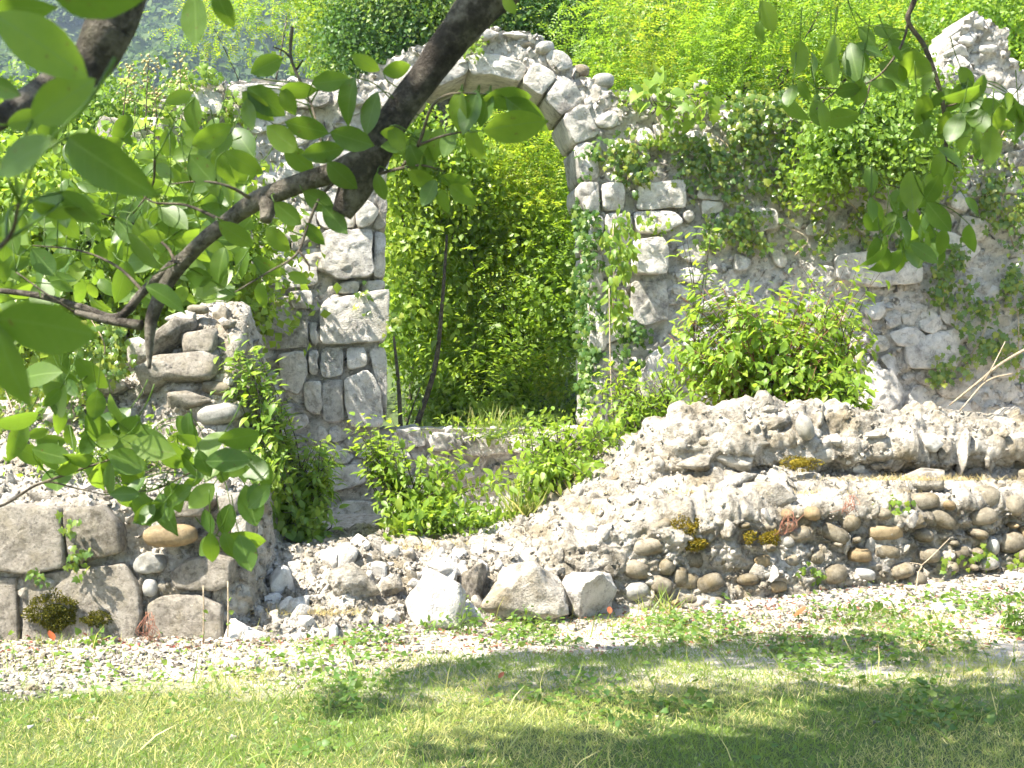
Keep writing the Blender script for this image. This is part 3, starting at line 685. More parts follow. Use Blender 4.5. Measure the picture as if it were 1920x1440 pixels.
# cobbles of the right wall, seen one by one
cob = [(1563, 1000, 34, 15, -22), (1593, 978, 20, 18, 20), (1653, 997, 38, 15, -4), (1730, 1003, 18, 13, 0), (1528, 1043, 20, 14, 0), (1562, 1077, 28, 17, 5), (1537, 1100, 18, 11, -15), (1455, 1097, 21, 12, 0),
       (1730, 940, 36, 15, 4), (1653, 962, 20, 13, 0), (1698, 962, 19, 10, 0), (1763, 972, 30, 14, -8), (1840, 967, 28, 18, 0), (1847, 933, 30, 20, -10), (1900, 947, 24, 20, 0), (1832, 1000, 20, 10, 0),
       (1858, 1023, 13, 17, 0), (1893, 1017, 28, 17, 0), (1780, 1063, 17, 12, 0), (1297, 1047, 23, 20, 0), (1330, 1093, 30, 18, 5), (1287, 1087, 22, 18, 0), (1377, 1057, 19, 11, 0), (1427, 1052, 16, 12, 0), (1330, 972, 12, 9, 0),
       (1213, 1025, 45, 16, -6), (1190, 1067, 25, 18, 0), (1190, 1107, 26, 17, 0), (1247, 1060, 20, 17, 0), (1240, 1097, 22, 15, 0), (1273, 1080, 17, 17, 0), (1233, 987, 25, 12, 0), (1345, 1050, 18, 13, 0), (1400, 1085, 22, 13, 0), (1372, 1020, 16, 12, 0),
       (1480, 1050, 18, 12, 8), (1500, 1090, 17, 12, 0), (1610, 1040, 24, 12, 0), (1660, 1035, 26, 13, 0), (1620, 1075, 22, 14, 0), (1690, 1070, 24, 14, 0), (1740, 1040, 22, 13, 0), (1800, 1035, 20, 12, 0), (1930, 1000, 22, 16, 0), (1920, 1040, 22, 14, 0), (1850, 1055, 22, 12, 0),
       (1500, 1000, 20, 12, 0), (1470, 1015, 18, 12, 0), (1440, 985, 18, 11, 0), (1715, 1085, 20, 12, 0)]
def wall_D(px, py):
    xs = [c[0] for c in colsR]; D = [np.interp(py, [q[0] for q in c[1][:6]][::-1], [q[1] for q in c[1][:6]][::-1]) for c in colsR]
    return float(np.interp(px, xs, D))
for _ in range(900):
    px = rng.uniform(1165, 1960); py = rng.uniform(960, 1130) - max(0, px - 1400) * .07; rx = rng.uniform(9, 21); ry = rx * rng.uniform(.5, .8)
    if len(cob) < 84 and all(abs(px - c[0]) > (rx + c[2]) * .86 or abs(py - c[1]) > (ry + c[3]) * .86 for c in cob): cob.append((px, py, rx, ry, rng.uniform(-14, 14)))
for px, py, rx, ry, rot in cob:
    cobble_px(cobble_wall, px, py, wall_D(px, py) - rng.uniform(.0, .05), rx * rng.uniform(.85, 1.12), ry * rng.uniform(.9, 1.2), rot + rng.uniform(-18, 18), ['cobble', 'cobble', 'grey_cobble', 'brown_cobble'][random.choice((0, 0, 0, 1, 1, 2, 3))], depth=0.1)
for px, py, rx, ry, rot, m in ((1509, 802, 17, 25, 20, 'grey_cobble'), (1594, 828, 9, 8, 0, 'grey_cobble'), (1542, 852, 22, 16, 0, 'grey_cobble'), (1590, 858, 12, 19, 10, 'white_stone'), (1320, 830, 9, 6, 0, 'cobble'), (1744, 830, 22, 18, 0, 'white_stone'), (1640, 815, 22, 10, 10, 'rubble'), (1610, 880, 14, 10, 0, 'white_stone'), (1770, 850, 16, 22, 0, 'rubble')):
    cobble_px(cobble_wall, px, py, wall_D(px, py) + 0.0, rx, ry, rot, m, 'cobble' if 'cobble' in m else 'rock')
# rough ledges of the upper lump
for px, py, rx, ry, rot, D in ((1420, 775, 62, 17, 8, 10.55), (1340, 792, 70, 20, 6, 10.45), (1450, 800, 40, 16, 4, 10.35), (1400, 828, 55, 18, 0, 10.3), (1310, 836, 60, 18, 8, 10.3), (1370, 862, 50, 16, 0, 10.25), (1300, 870, 40, 13, 6, 10.2),
                               (1560, 790, 60, 17, -10, 10.6), (1680, 800, 60, 16, -3, 10.7), (1640, 850, 40, 16, 10, 10.45), (1850, 805, 60, 18, 0, 10.9), (1800, 850, 12, 40, 0, 10.6), (1850, 860, 14, 26, 10, 10.7), (1690, 860, 36, 18, 0, 10.5), (1440, 930, 60, 22, 10, 10.0), (1560, 935, 44, 16, 0, 10.05), (1720, 905, 60, 18, 0, 10.25), (1380, 905, 50, 16, 5, 10.1)):
    cobble_px(cobble_wall, px, py, D + .05, rx * .85, ry * 1.3, rot + rng.uniform(-12, 12), 'rubble', 'rock', 'stone')
# broken stones scattered over both masses, the larger as pieces, the rest joined
def scatter_on(G, N, n_obj, n_stuff, parent, urange=(0, 1), vrange=(0.05, 0.85), smin=.02, smax=.06, mats=('rubble', 'rubble', 'mortar')):
    a, b = G.shape[:2]
    for _ in range(n_obj):
        i = int(rng.uniform(*urange) * (a - 1)); j = int(rng.uniform(*vrange) * (b - 1)); s = smin + (smax - smin) * rng.random() ** 1.6
        p = G[i, j] - N[i, j] * s * .12 - np.array(parent.location)
        obj('rubble_stone', rock_mesh('rock', random.choice(mats), random.randrange(8)), parent, srt(p, rng.uniform(0, 6, 3), (s * 1.25, s, s * .7)))
    i = (rng.uniform(*urange, n_stuff) * (a - 1)).astype(int); j = (rng.uniform(*vrange, n_stuff) * (b - 1)).astype(int)
    chips(n_stuff, G[i, j] - np.array(parent.location) + rng.normal(size=(n_stuff, 3)) * .006, .006, .026, MAT['rubble'], 'rubble_filling', parent, 1)
scatter_on(GR, NR, 200, 3600, cobble_wall, smin=.02, smax=.07)
scatter_on(GR, NR, 70, 2600, cobble_wall, (0.0, .3), (.03, .5), .03, .11, ('white_stone', 'white_stone', 'limestone'))
scatter_on(GL, NL, 150, 6000, block_wall, vrange=(0.03, 0.85), smin=.025, smax=.07)

# ------------------------------------------------------------------ loose boulders
def boulder(label, px, py, D, rx, ry, rot, mat, seed, boxy=0.1, depth=1.0, planes=9, rough=0.1, name='boulder', cat='boulder', group='fallen stones along the low wall'):
    V, T = (hull_geo(seed * 7 + 1, 20, 9, rough * 2.2, 1.5, .84) if 'cobble' not in mat else cobble_geo(4, seed)); k = D / F
    V = V * np.array([rx * k, depth * .5 * (rx + ry) * k, ry * k]) * 1.05
    c, s = math.cos(R(rot)), math.sin(R(rot)); V = np.column_stack([V[:, 0] * c - V[:, 2] * s, V[:, 1], V[:, 0] * s + V[:, 2] * c])
    o = obj(name, mesh_np(name, V, T, MAT[mat], False)); o.location = [float(q) for q in P(px, py + .26 * ry, D)]
    return tag(o, label, cat, group)
boulder('largest white angular boulder with shaded right side, centre of the collapsed wall', 815, 1108, 9.2, 54, 58, 10, 'limestone', 36, .1, 1, 8, .07)
boulder('upright greenish slab wedged right of the largest white boulder', 886, 1085, 9.55, 22, 44, -12, 'grey_block', 12)
boulder('broad cleft grey boulder in the middle of the low wall', 985, 1098, 9.45, 76, 56, -5, 'rubble', 38)
boulder('rounded grey boulder at the right end of the row, beside the cobbles', 1103, 1110, 9.45, 52, 52, 0, 'mortar', 39)
boulder('pale rounded boulder at the left end of the row, above the gravel ramp', 660, 1082, 9.3, 50, 44, -14, 'rubble', 35)
boulder('small brown stone tucked left of the largest white boulder', 732, 1095, 9.4, 24, 20, 30, 'rubble', 16)
boulder('white slab lying at the foot of the rubble, edge of the grass', 780, 1226, 8.75, 46, 20, 6, 'white_stone', 17)
boulder('white stone on the grass edge, lowest of the loose stones', 625, 1275, 8.3, 34, 18, 5, 'white_stone', 18)
boulder('flat smooth grey stone lying before the left blocks', 262, 1230, 8.55, 28, 14, 0, 'grey_cobble', 19, .3, 1, 4, .03)
boulder('small white stone on gravel, right of the flat grey stone', 432, 1226, 8.55, 20, 12, 0, 'white_stone', 20)
boulder('white lump on the gravel below the rubble ramp', 457, 1256, 8.4, 22, 13, 0, 'white_stone', 21)
boulder('bluish grey stone half sunk in weeds at the right', 1678, 1192, 9.0, 26, 17, 0, 'grey_cobble', 22)
boulder('grey angular stone leaning above the white slab', 738, 1198, 8.95, 18, 20, 20, 'limestone', 23)
boulder('flat pale stone lying in the grass right of the white slab', 920, 1212, 8.85, 22, 12, 0, 'limestone', 25)
boulder('white pebble in the grass below the cleft boulder', 985, 1228, 8.75, 13, 9, 0, 'white_stone', 26)
boulder('pale block sitting on the bank behind the largest boulder', 700, 1055, 9.7, 40, 20, 0, 'white_stone', 27)
boulder('white chunk on bright gravel at the far right', 1770, 1140, 9.4, 30, 14, 0, 'white_stone', 28)

# ------------------------------------------------------------------ gravel, grass, weeds on the ground
def on_ground(x, y, dz=0.0): return np.stack([x, y, gh(x, y) + dz], -1)
n = 42000
x = rng.uniform(-4.2, 4.6, n); y = rng.uniform(5.8, 10.4, n)
line = np.interp(x, [-4, -2.4, -1.6, -1, 0, 1.5, 3, 4.6], [6.6, 6.9, 7.3, 7.9, 8.7, 9.1, 9.0, 8.9]) + .8 * fbm(np.stack([x, 0 * x, 0 * x], -1), 1.1, 4, 55)
keep = rng.random(n) < np.clip((y - line) * .7 + 0.12 + 0.9 * fbm(np.stack([x, y, 0 * x], -1), 2.5, 3, 12), 0.002, 1)
gp = on_ground(x[keep], y[keep], 0.004)
h = len(gp) // 4
chips(h, gp[:h], .004, .034, MAT['white_stone'], 'gravel', None, 1, 0.7)
chips(len(gp) - h, gp[h:], .004, .03, MAT['rubble'], 'brown_gravel', None, 1, 0.7)
def blades(name, n, xr, yr, hmin, hmax, mat, mask=None, dz=0, w=0.05, lean=0.55):
    x = rng.uniform(*xr, n); y = rng.uniform(*yr, n)
    if mask is not None:
        k = rng.random(n) < mask(x, y); x, y = x[k], y[k]
    m = len(x); p = on_ground(x, y, dz); d = norm(np.column_stack([rng.normal(size=m) * lean, rng.normal(size=m) * lean, np.ones(m)]))
    return p, d, rand_dir(m) + np.array([0, -.3, 0]), rng.uniform(hmin, hmax, m)
def lawn_mask(x, y):
    line = np.interp(x, [-4, -2.4, -1.6, -1, 0, 1.5, 3, 4.6], [6.6, 6.9, 7.3, 7.9, 8.7, 9.1, 9.0, 8.9]) + .8 * fbm(np.stack([x, 0 * x, 0 * x], -1), 1.1, 4, 55)
    q = fbm(np.stack([x, y, 0 * x], -1), 1.6, 3, 14)
    return np.clip(0.85 - (y - line + 0.2) * .8 + 2.0 * q, 0.10, 1) * np.where(y > 9.4, .25, 1)
p, d, nn, s = blades('g', 250000, (-4.0, 4.4), (4.8, 10.0), .014, .05, None, lawn_mask, lean=.95)
leaf_stuff('grass', t_blade(0.045, .35), p, d, nn, s, MAT['grass'], patch=.9)
p, d, nn, s = blades('g', 2200, (-4.0, 4.4), (5.4, 9.6), .09, .2, None, lambda x, y: lawn_mask(x, y) * .5, lean=.4)
leaf_stuff('tall_grass', t_blade(0.02, .45), p, d, nn, s, MAT['grass'])
def weed_field(n, mask, smin=.012, smax=.04, xr=(-4, 4.5), yr=(5, 10.0)):
    x = rng.uniform(*xr, n); y = rng.uniform(*yr, n); k = rng.random(n) < mask(x, y); x, y = x[k], y[k]; m = len(x)
    p = on_ground(x, y) + np.column_stack([np.zeros(m), np.zeros(m), rng.uniform(.005, .06, m)])
    d = norm(np.column_stack([rng.normal(size=m), rng.normal(size=m), rng.normal(size=m) * .3 + .1]))
    return p, d, norm(np.column_stack([rng.normal(size=m) * .5, rng.normal(size=m) * .5 - .25, np.ones(m)])), rng.uniform(smin, smax, m)
def weed_mask(x, y):
    line = np.interp(x, [-4, -2.4, -1.6, -1, 0, 1.5, 3, 4.6], [6.6, 6.9, 7.3, 7.9, 8.7, 9.1, 9.0, 8.9]) + .8 * fbm(np.stack([x, 0 * x, 0 * x], -1), 1.1, 4, 55)
    q = fbm(np.stack([x, y, 0 * x], -1), 2.4, 3, 15)
    return np.clip(1 - np.abs(y - line - .1) * .6 + 2.4 * q - .35, 0.03, 1) * np.where(y > 9.7, .3, 1) * np.interp(x, [-1.6, -.3], [.22, 1])
p, d, nn, s = weed_field(52000, weed_mask, .008, .045)
leaf_stuff('ground_weeds', t_heart(.45), p, d, nn, s, MAT['weed'])
# brown and reddish litter
x = rng.uniform(-3.6, 4.2, 2600); y = rng.uniform(8.4, 9.9, 2600); m = len(x)
leaf_stuff('leaf_litter', t_diamond(.18, .1, .2), on_ground(x, y, .012), norm(np.column_stack([rng.normal(size=m), rng.normal(size=m), rng.normal(size=m) * .25])), rand_dir(m) + [0, 0, 1.2], rng.uniform(.015, .05, m), MAT['red_litter'])

# ------------------------------------------------------------------ plants
T_WAL = [t_ellipse(.25, 10, .34, .3, .45, .008, .8, .55), t_ellipse(.27, 10, .28, -.16, .47, .012, .8, .5), t_ellipse(.23, 10, .42, .4, .45, .01, .85, .6), t_ellipse(.27, 8, .16, .10, .5, 0, .75, .2), t_ellipse(.29, 8, .26, .22, .48, 0, .75, .2), t_ellipse(.25, 8, .08, .3, .5, 0, .75, .1), t_ellipse(.30, 8, .2, -.08, .5, .01, .75, .2)]
T_OVAL = [t_ellipse(.25, 5, .25, .25, .42, 0, .85, .4), t_ellipse(.28, 5, .35, .4, .4, 0, .85, .4), t_ellipse(.22, 5, .15, .15, .42, 0, .85, .4)]
T_IVY = [t_ivy()]
T_HEART = [t_heart()]

def ell(E):
    """(px, py, D, rx px, ry px, rd metres) -> centre, radii"""
    px, py, D, rx, ry, rd = E; return P(px, py, D), np.array([rx * D / F, rd, ry * D / F])
def sample_ell(E, n, shell=0.0):
    c, r = ell(E); q = rand_dir(n) * (shell + (1 - shell) * rng.random(n) ** (1 / 3))[:, None] if shell < 1 else rand_dir(n)
    return c + q * r, q

def shrub(name, label, cat, base, Es, nst, lps, size, mat, tm, cap=300, stem_mat='twig', stem_r=.006, droop=.25, group=None, show=6, start=.3):
    """stems rise from the base and carry leaves in pairs; the stems that show are parts of their own"""
    if cat == 'weed': stem_mat, stem_r, show = 'weed', min(stem_r, .0025), 3
    t = thing(name, label, cat, base, 0, group); base = np.asarray(base, float)
    pos = []; dr = []; nm = []; geos = []
    for k in range(nst):
        tip, q = sample_ell(Es[k % len(Es)], 1, .55); tip = tip[0]
        root = base + rng.normal(size=3) * [.07, .05, 0]
        mid = root + (tip - root) * .5 + rng.normal(size=3) * .06 + [0, 0, .12 * np.linalg.norm((tip - root)[:2])]
        pts = np.array([root, mid, tip]); c = catmull(pts, 8)
        geos.append((pts, (stem_r, stem_r * .7, stem_r * .25)))
        for j in range(lps):
            f = start + (1 - start) * (j + rng.random()) / lps; i = min(int(f * (len(c) - 1)), len(c) - 2)
            p = c[i] + (c[i + 1] - c[i]) * (f * (len(c) - 1) - i); ax = norm(c[i + 1] - c[i]); ang = j * 1.57 + rng.random()
            side = norm(np.cross(ax, [math.cos(ang), math.sin(ang), .3]))
            for sgn in (1, -1):
                d = norm(side * sgn + ax * .55 + [0, 0, -droop] + rng.normal(size=3) * .25)
                off = d * size * .3 + (rng.normal(size=3) * size * .35)
                pos.append(p + off); dr.append(d); nm.append(norm(ax * .8 + [0, 0, 1.0] + rng.normal(size=3) * .35))
    pos = np.array(pos); dr = np.array(dr); nm = np.array(nm); s = size * rng.uniform(.4, 1.15, len(pos))
    order = sorted(range(len(geos)), key=lambda k: geos[k][0][1][1])
    for k in order[:show]: tube('stem', geos[k][0], geos[k][1], MAT[stem_mat], t, 5, 5)
    rest = [tube_geo(geos[k][0], geos[k][1], 4, 4) for k in order[show:]]
    if rest:
        V, T = join_geo(rest); world_part('inner_stems', mesh_np('inner_stems', V, T, MAT[stem_mat], True), t, 'stuff')
    leaves_split(t, tm, (mat, id(tm)), pos, dr, nm, s, MAT[mat], cap)
    return t

def ivy(label, spots, size, mat='ivy', plane=True, D=13, cap=300, v0=-.06, v1=-.2, stems=3, tm=T_IVY, cat='ivy', name='ivy_plant', down=1.0):
    """leaves spread over the face of the wall: spots are (px, py, rx, ry, n)"""
    pos = []; lowest = max(spots, key=lambda s: s[1] + s[3])
    def place(px, py, v):
        if plane: u, z = W(px, py); return wall_world(u, v, z).reshape(3)
        return P(px, py, (D(px, py) if callable(D) else D) + v)
    t = thing(name, label, cat, place(lowest[0], lowest[1] + lowest[3] * .8, v0))
    for px, py, rx, ry, n in spots:
        n = int(n * 1.7); nc = max(3, n // 7); cc = [(px + rx * math.sqrt(rng.random()) * math.cos(q), py + ry * math.sqrt(rng.random()) * math.sin(q)) for q in rng.uniform(0, 6.28, nc)]
        for _ in range(n):
            c = cc[rng.integers(nc)]
            pos.append(place(c[0] + rng.normal() * 9, c[1] + rng.normal() * 9, rng.uniform(v1, v0)))
    pos = np.array(pos); m = len(pos)
    d = norm(np.column_stack([rng.normal(size=m) * .6, rng.normal(size=m) * .3 - .2, -down + rng.normal(size=m) * .5]))
    nn = norm(np.column_stack([rng.normal(size=m) * .45 - .1, -1 + rng.normal(size=m) * .4, .55 + rng.normal(size=m) * .4]))
    for k in range(stems):
        px, py, rx, ry, n = spots[k % len(spots)]
        pts = [place(px + rng.uniform(-.5, .5) * rx, py + ry * 1.0, v0 + .02), place(px + rng.uniform(-.5, .5) * rx, py, (v0 + v1) / 2), place(px + rng.uniform(-.8, .8) * rx, py - ry * .95, v0)]
        tube('stem', pts, (.008, .006, .003), MAT['pale_twig'], t, 5, 5)
    leaves_split(t, tm, (mat, id(tm)), pos, d, nn, size * rng.uniform(.55, 1.2, m), MAT[mat], cap)
    return t

GI = 'ivy'
ivy('sunlit ivy on the wall face just right of the arch', [(1170, 300, 40, 45, 90), (1150, 280, 20, 20, 25), (1200, 340, 25, 20, 30)], .062)
ivy('dark ivy mat hanging over the wall head, right of the fig leaves', [(1420, 205, 70, 22, 170), (1400, 235, 50, 25, 110)], .06, 'ivy', v1=-.3)
ivy('ivy sprawling across the middle of the right wall', [(1310, 320, 50, 35, 100), (1380, 340, 50, 40, 80), (1290, 270, 30, 20, 40)], .06)
ivy('ivy around the round stones above the big bush', [(1400, 430, 50, 40, 130), (1460, 370, 40, 40, 70), (1330, 440, 40, 30, 50)], .06)
ivy('ivy trailing down the wall right of the big bush', [(1780, 530, 45, 60, 130), (1820, 620, 35, 60, 80), (1770, 690, 40, 30, 50)], .062)
ivy('ivy curtain at the right edge of the picture', [(1880, 380, 50, 90, 180), (1890, 600, 40, 110, 130), (1850, 250, 50, 50, 90)], .065)
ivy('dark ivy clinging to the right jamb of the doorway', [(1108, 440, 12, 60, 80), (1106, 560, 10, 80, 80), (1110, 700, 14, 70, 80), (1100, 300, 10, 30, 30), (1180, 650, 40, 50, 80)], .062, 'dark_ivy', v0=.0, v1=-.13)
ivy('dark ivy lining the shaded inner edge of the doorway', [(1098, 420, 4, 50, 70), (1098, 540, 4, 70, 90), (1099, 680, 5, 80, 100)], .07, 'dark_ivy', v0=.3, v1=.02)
ivy('yellow green creeper climbing in front of the right jamb', [(1150, 450, 28, 40, 60), (1145, 560, 24, 60, 70), (1160, 490, 25, 30, 30)], .085, 'shrub', v0=-.25, v1=-.5, tm=T_OVAL, cat='climber', name='climbing_plant')
ivy('ivy over the left pier beside the doorway', [(470, 590, 40, 60, 110), (430, 560, 40, 60, 90), (690, 560, 14, 14, 12), (730, 610, 8, 40, 18)], .06)
ivy('ivy on the dark stones left of the rubble pier', [(200, 650, 55, 60, 160), (130, 740, 60, 60, 120), (40, 780, 50, 60, 80)], .055, 'ivy', False, 9.9, v0=.05, v1=-.15)
ivy('ivy spilling off the left head of the wall', [(370, 150, 40, 25, 60), (350, 215, 40, 35, 60), (440, 210, 30, 30, 40)], .06, 'shrub')
ivy('yellow tuft of creeper on the crown of the arch', [(885, 92, 25, 10, 40)], .045, 'bush', stems=1)
ivy('small ivy sprig between the two upper left blocks', [(150, 1045, 26, 16, 22), (135, 1000, 8, 22, 10)], .05, 'ivy', False, 8.7, v0=0, v1=-.06, stems=1)
ivy('fern sprig on the block face below the upper joint', [(70, 1085, 14, 14, 14)], .035, 'weed', False, 8.7, v0=0, v1=-.05, stems=1)
ivy('weeds growing between the cobbles at the right end', [(1840, 1050, 70, 12, 26), (1660, 940, 40, 14, 18), (1540, 1070, 40, 20, 14)], .05, 'shrub', False, wall_D, v0=-.08, v1=-.15, stems=1, cat='weed', name='wall_weed')

ivy('bright ivy fringe along the wall head left of the wall bush', [(1500, 240, 50, 25, 70), (1470, 300, 40, 30, 50)], .06, 'shrub')
ivy('loose ivy runners under the wall bush', [(1570, 400, 60, 50, 60), (1650, 440, 50, 40, 45), (1500, 450, 50, 30, 40)], .058)
ivy('yellow ivy scattered over the wall below the fig sprigs', [(1240, 250, 40, 30, 45), (1220, 420, 30, 25, 25), (1280, 230, 30, 20, 25)], .055, 'bush')
ivy('ivy thatch softening the wall head between arch and fig sprigs', [(1190, 185, 40, 16, 50), (1280, 190, 50, 16, 60)], .055, 'shrub', v0=.1, v1=-.2)
ivy('ivy sheet covering the wall below the dark mat', [(1440, 290, 60, 40, 80), (1350, 280, 40, 30, 50)], .058)
# fig-like sprigs on the wall head
shrub('fig_sprig', 'broad leaved sprig rooted in the wall head right of the arch', 'shrub', wall_world(*W(1230, 215)[:1], -.02, W(1230, 215)[1]).reshape(3), [(1225, 175, 12.7, 25, 25, .12)], 5, 3, .15, 'shrub', T_HEART, 60)
shrub('fig_sprig', 'lobed leaved sprig hanging from the wall head below a white cobble', 'shrub', wall_world(W(1318, 180)[0], -.05, W(1318, 180)[1]).reshape(3), [(1315, 220, 12.6, 30, 30, .12)], 6, 3, .14, 'shrub', T_IVY, 60)
# the big bush and its neighbours
shrub('dogwood_bush', 'big bright green bush in front of the right wall', 'bush', P(1440, 800, 11.5), [(1440, 640, 11.4, 190, 130, .5), (1360, 640, 11.3, 120, 120, .45), (1540, 630, 11.4, 110, 120, .45), (1440, 700, 11.1, 190, 80, .4)], 230, 14, .1, 'bush', T_OVAL, 300, 'red_twig', .007)
shrub('dogwood_shoot', 'tall leafy shoot rising from the left of the big bush', 'shrub', P(1300, 700, 11.5), [(1330, 420, 11.5, 18, 30, .1), (1270, 430, 11.5, 18, 30, .1), (1345, 480, 11.5, 20, 30, .1)], 5, 10, .1, 'bush', T_OVAL, 120, start=.25)
shrub('dogwood_shoot', 'slim shoots leaning right out of the big bush', 'shrub', P(1560, 720, 11.3), [(1650, 520, 11.3, 14, 18, .1), (1600, 480, 11.3, 14, 18, .1), (1500, 500, 11.3, 14, 14, .1), (1620, 560, 11.3, 20, 20, .1)], 7, 8, .09, 'bush', T_OVAL, 120)
shrub('low_shrub', 'yellow green low shrub at the right foot of the big bush', 'shrub', P(1580, 785, 11.0), [(1585, 725, 10.95, 50, 38, .2)], 22, 8, .095, 'bush', T_OVAL, 160)
shrub('low_shrub', 'narrow leaved plants left of the big bush above the low wall', 'shrub', P(1250, 800, 11.2), [(1250, 720, 11.1, 60, 60, .25), (1200, 740, 11.1, 50, 40, .2)], 34, 9, .075, 'bush', [t_ellipse(.14, 4, .2, .3, .4)], 200)
shrub('bramble_bush', 'leafy bush left of the sill wall, beside the left stub', 'bush', P(545, 1030, 10.6), [(540, 900, 10.5, 75, 110, .35), (500, 830, 10.5, 50, 70, .3), (580, 870, 10.4, 60, 60, .3), (550, 970, 10.2, 80, 60, .3), (480, 760, 10.0, 50, 60, .25), (455, 690, 10.0, 40, 60, .2), (480, 870, 9.7, 50, 60, .25)], 230, 12, .085, 'shrub', T_OVAL, 300)
shrub('bramble_bush', 'bush spreading over the left half of the sill', 'bush', P(780, 990, 11.0), [(780, 880, 10.9, 100, 55, .3), (720, 850, 10.9, 60, 40, .25), (850, 900, 10.8, 90, 70, .3), (800, 940, 10.6, 110, 45, .25), (700, 800, 10.9, 50, 40, .2)], 85, 9, .085, 'bush', T_OVAL, 260)
shrub('bramble_bush', 'bush spreading over the right half of the sill', 'bush', P(1040, 930, 11.0), [(1040, 860, 10.9, 110, 60, .3), (1120, 830, 10.9, 90, 60, .3), (980, 900, 10.7, 90, 55, .3), (1080, 900, 10.6, 90, 45, .25), (1150, 860, 10.6, 80, 60, .25), (1020, 800, 10.9, 60, 40, .2)], 100, 9, .085, 'bush', T_OVAL, 280)
shrub('young_shoot', 'slender sapling shoots above the sill near the right jamb', 'shrub', P(1180, 860, 11.2), [(1190, 780, 11.2, 60, 40, .2), (1160, 720, 11.3, 40, 50, .2), (1240, 780, 11.1, 50, 45, .2), (1150, 800, 11.0, 70, 50, .2)], 60, 9, .085, 'bush', T_OVAL, 160)
shrub('mullein_rosette', 'broad leaved rosette at the foot of the left pier', 'weed', P(745, 1015, 10.4), [(760, 985, 10.35, 40, 26, .15)], 9, 3, .13, 'shrub', T_OVAL, 60)
shrub('creeping_plant', 'creeping green leaves on the bank below the sill', 'weed', P(850, 1000, 10.5), [(860, 975, 10.5, 140, 26, .25)], 70, 7, .07, 'shrub', T_OVAL, 160)
shrub('sill_weed', 'low weeds overgrowing the broken sill of the doorway', 'weed', P(920, 822, 12.75), [(900, 806, 12.75, 170, 20, .15), (1050, 800, 12.7, 70, 30, .15)], 46, 5, .06, 'bush', T_OVAL, 160)
shrub('seedling_weed', 'weeds around the foot of the largest white boulder', 'weed', P(850, 1190, 9.0), [(850, 1172, 8.98, 80, 14, .1)], 22, 4, .045, 'weed', T_OVAL, 80)
shrub('creeping_plant', 'weeds spreading over the rubble slope above the left blocks', 'weed', P(200, 910, 9.3), [(120, 870, 9.5, 140, 40, .3), (330, 860, 9.6, 110, 50, .3), (240, 810, 9.8, 160, 30, .2)], 90, 7, .06, 'shrub', T_OVAL, 260)
shrub('seedling_weed', 'small weeds in front of the rounded grey boulder', 'weed', P(1000, 1205, 9.2), [(1000, 1180, 9.1, 70, 18, .15)], 26, 4, .045, 'weed', T_OVAL, 100)
shrub('seedling_weed', 'green weeds on the lit gravel below the right wall', 'weed', P(1580, 1170, 9.2), [(1600, 1150, 9.2, 120, 20, .2)], 30, 4, .05, 'weed', T_OVAL, 120)
shrub('seedling_weed', 'weeds sprouting under the moss block at the left', 'weed', P(170, 1225, 8.6), [(180, 1210, 8.6, 60, 14, .1)], 12, 3, .055, 'weed', T_HEART, 60)
shrub('seedling_weed', 'leafy weeds at the right edge of the lawn', 'weed', P(1900, 1180, 8.8), [(1900, 1150, 8.8, 60, 25, .2)], 20, 5, .055, 'weed', T_OVAL, 100)
# tall stems with pale big leaves and fruit panicles, upper left
pt = shrub('foxglove_tree', 'young tree with big pale heart leaves behind the left wall end', 'tree', P(230, 640, 12.4), [(250, 250, 12.4, 80, 80, .3), (190, 300, 12.3, 70, 70, .3), (120, 340, 12.2, 80, 70, .3)], 24, 6, .20, 'pale_leaf', T_HEART, 200, 'twig', .012, .4, None, 8, .35)
V1, T1 = ICO[1]
for px, h, lean in ((272, 95, 4), (342, 100, -3), (225, 120, 10), (300, 160, -6)):
    st = tube('flower_stalk', [P(px, h + 150, 12.3), P(px + lean, h + 60, 12.3), P(px + lean * 2, h, 12.3)], (.006, .005, .002), MAT['twig'], pt, 5, 4)
    g = []
    for k in range(34):
        f = rng.random(); q = P(px + lean * (1 + f) + rng.normal() * (16 - 10 * f), h + 75 - 75 * f, 12.3 + rng.normal() * .05); g.append((V1 * rng.uniform(.010, .016) + q, T1))
    V, T = join_geo(g); obj('fruit_cluster', mesh_np('fruit_cluster', V, T, MAT['fruit'], True), st, kind='stuff')

# ------------------------------------------------------------------ background trees
def fronds(centres, dirs, L, n_pairs, leaflet, wid):
    """pinnate leaves: two rows of leaflets along a drooping rachis"""
    m = len(centres); d = norm(dirs); up = norm(np.array([0, 0, 1.0]) + rng.normal(size=(m, 3)) * .35); Fm = frames(d, up)
    ts = (np.arange(n_pairs) + .6) / n_pairs; pos = []; dd = []; nn = []
    for t in ts:
        c = centres + Fm[:, :, 1] * (L * t)[:, None] + Fm[:, :, 2] * (-(L) * .35 * t * t)[:, None]
        for sg in (1, -1):
            pos.append(c); dd.append(norm(Fm[:, :, 0] * sg + Fm[:, :, 1] * .35 + rng.normal(size=(m, 3)) * .12)); nn.append(norm(Fm[:, :, 2] + rng.normal(size=(m, 3)) * .18))
    pos = np.vstack(pos); dd = np.vstack(dd); nn = np.vstack(nn)
    return pos, dd, nn, leaflet * rng.uniform(.8, 1.15, len(pos))
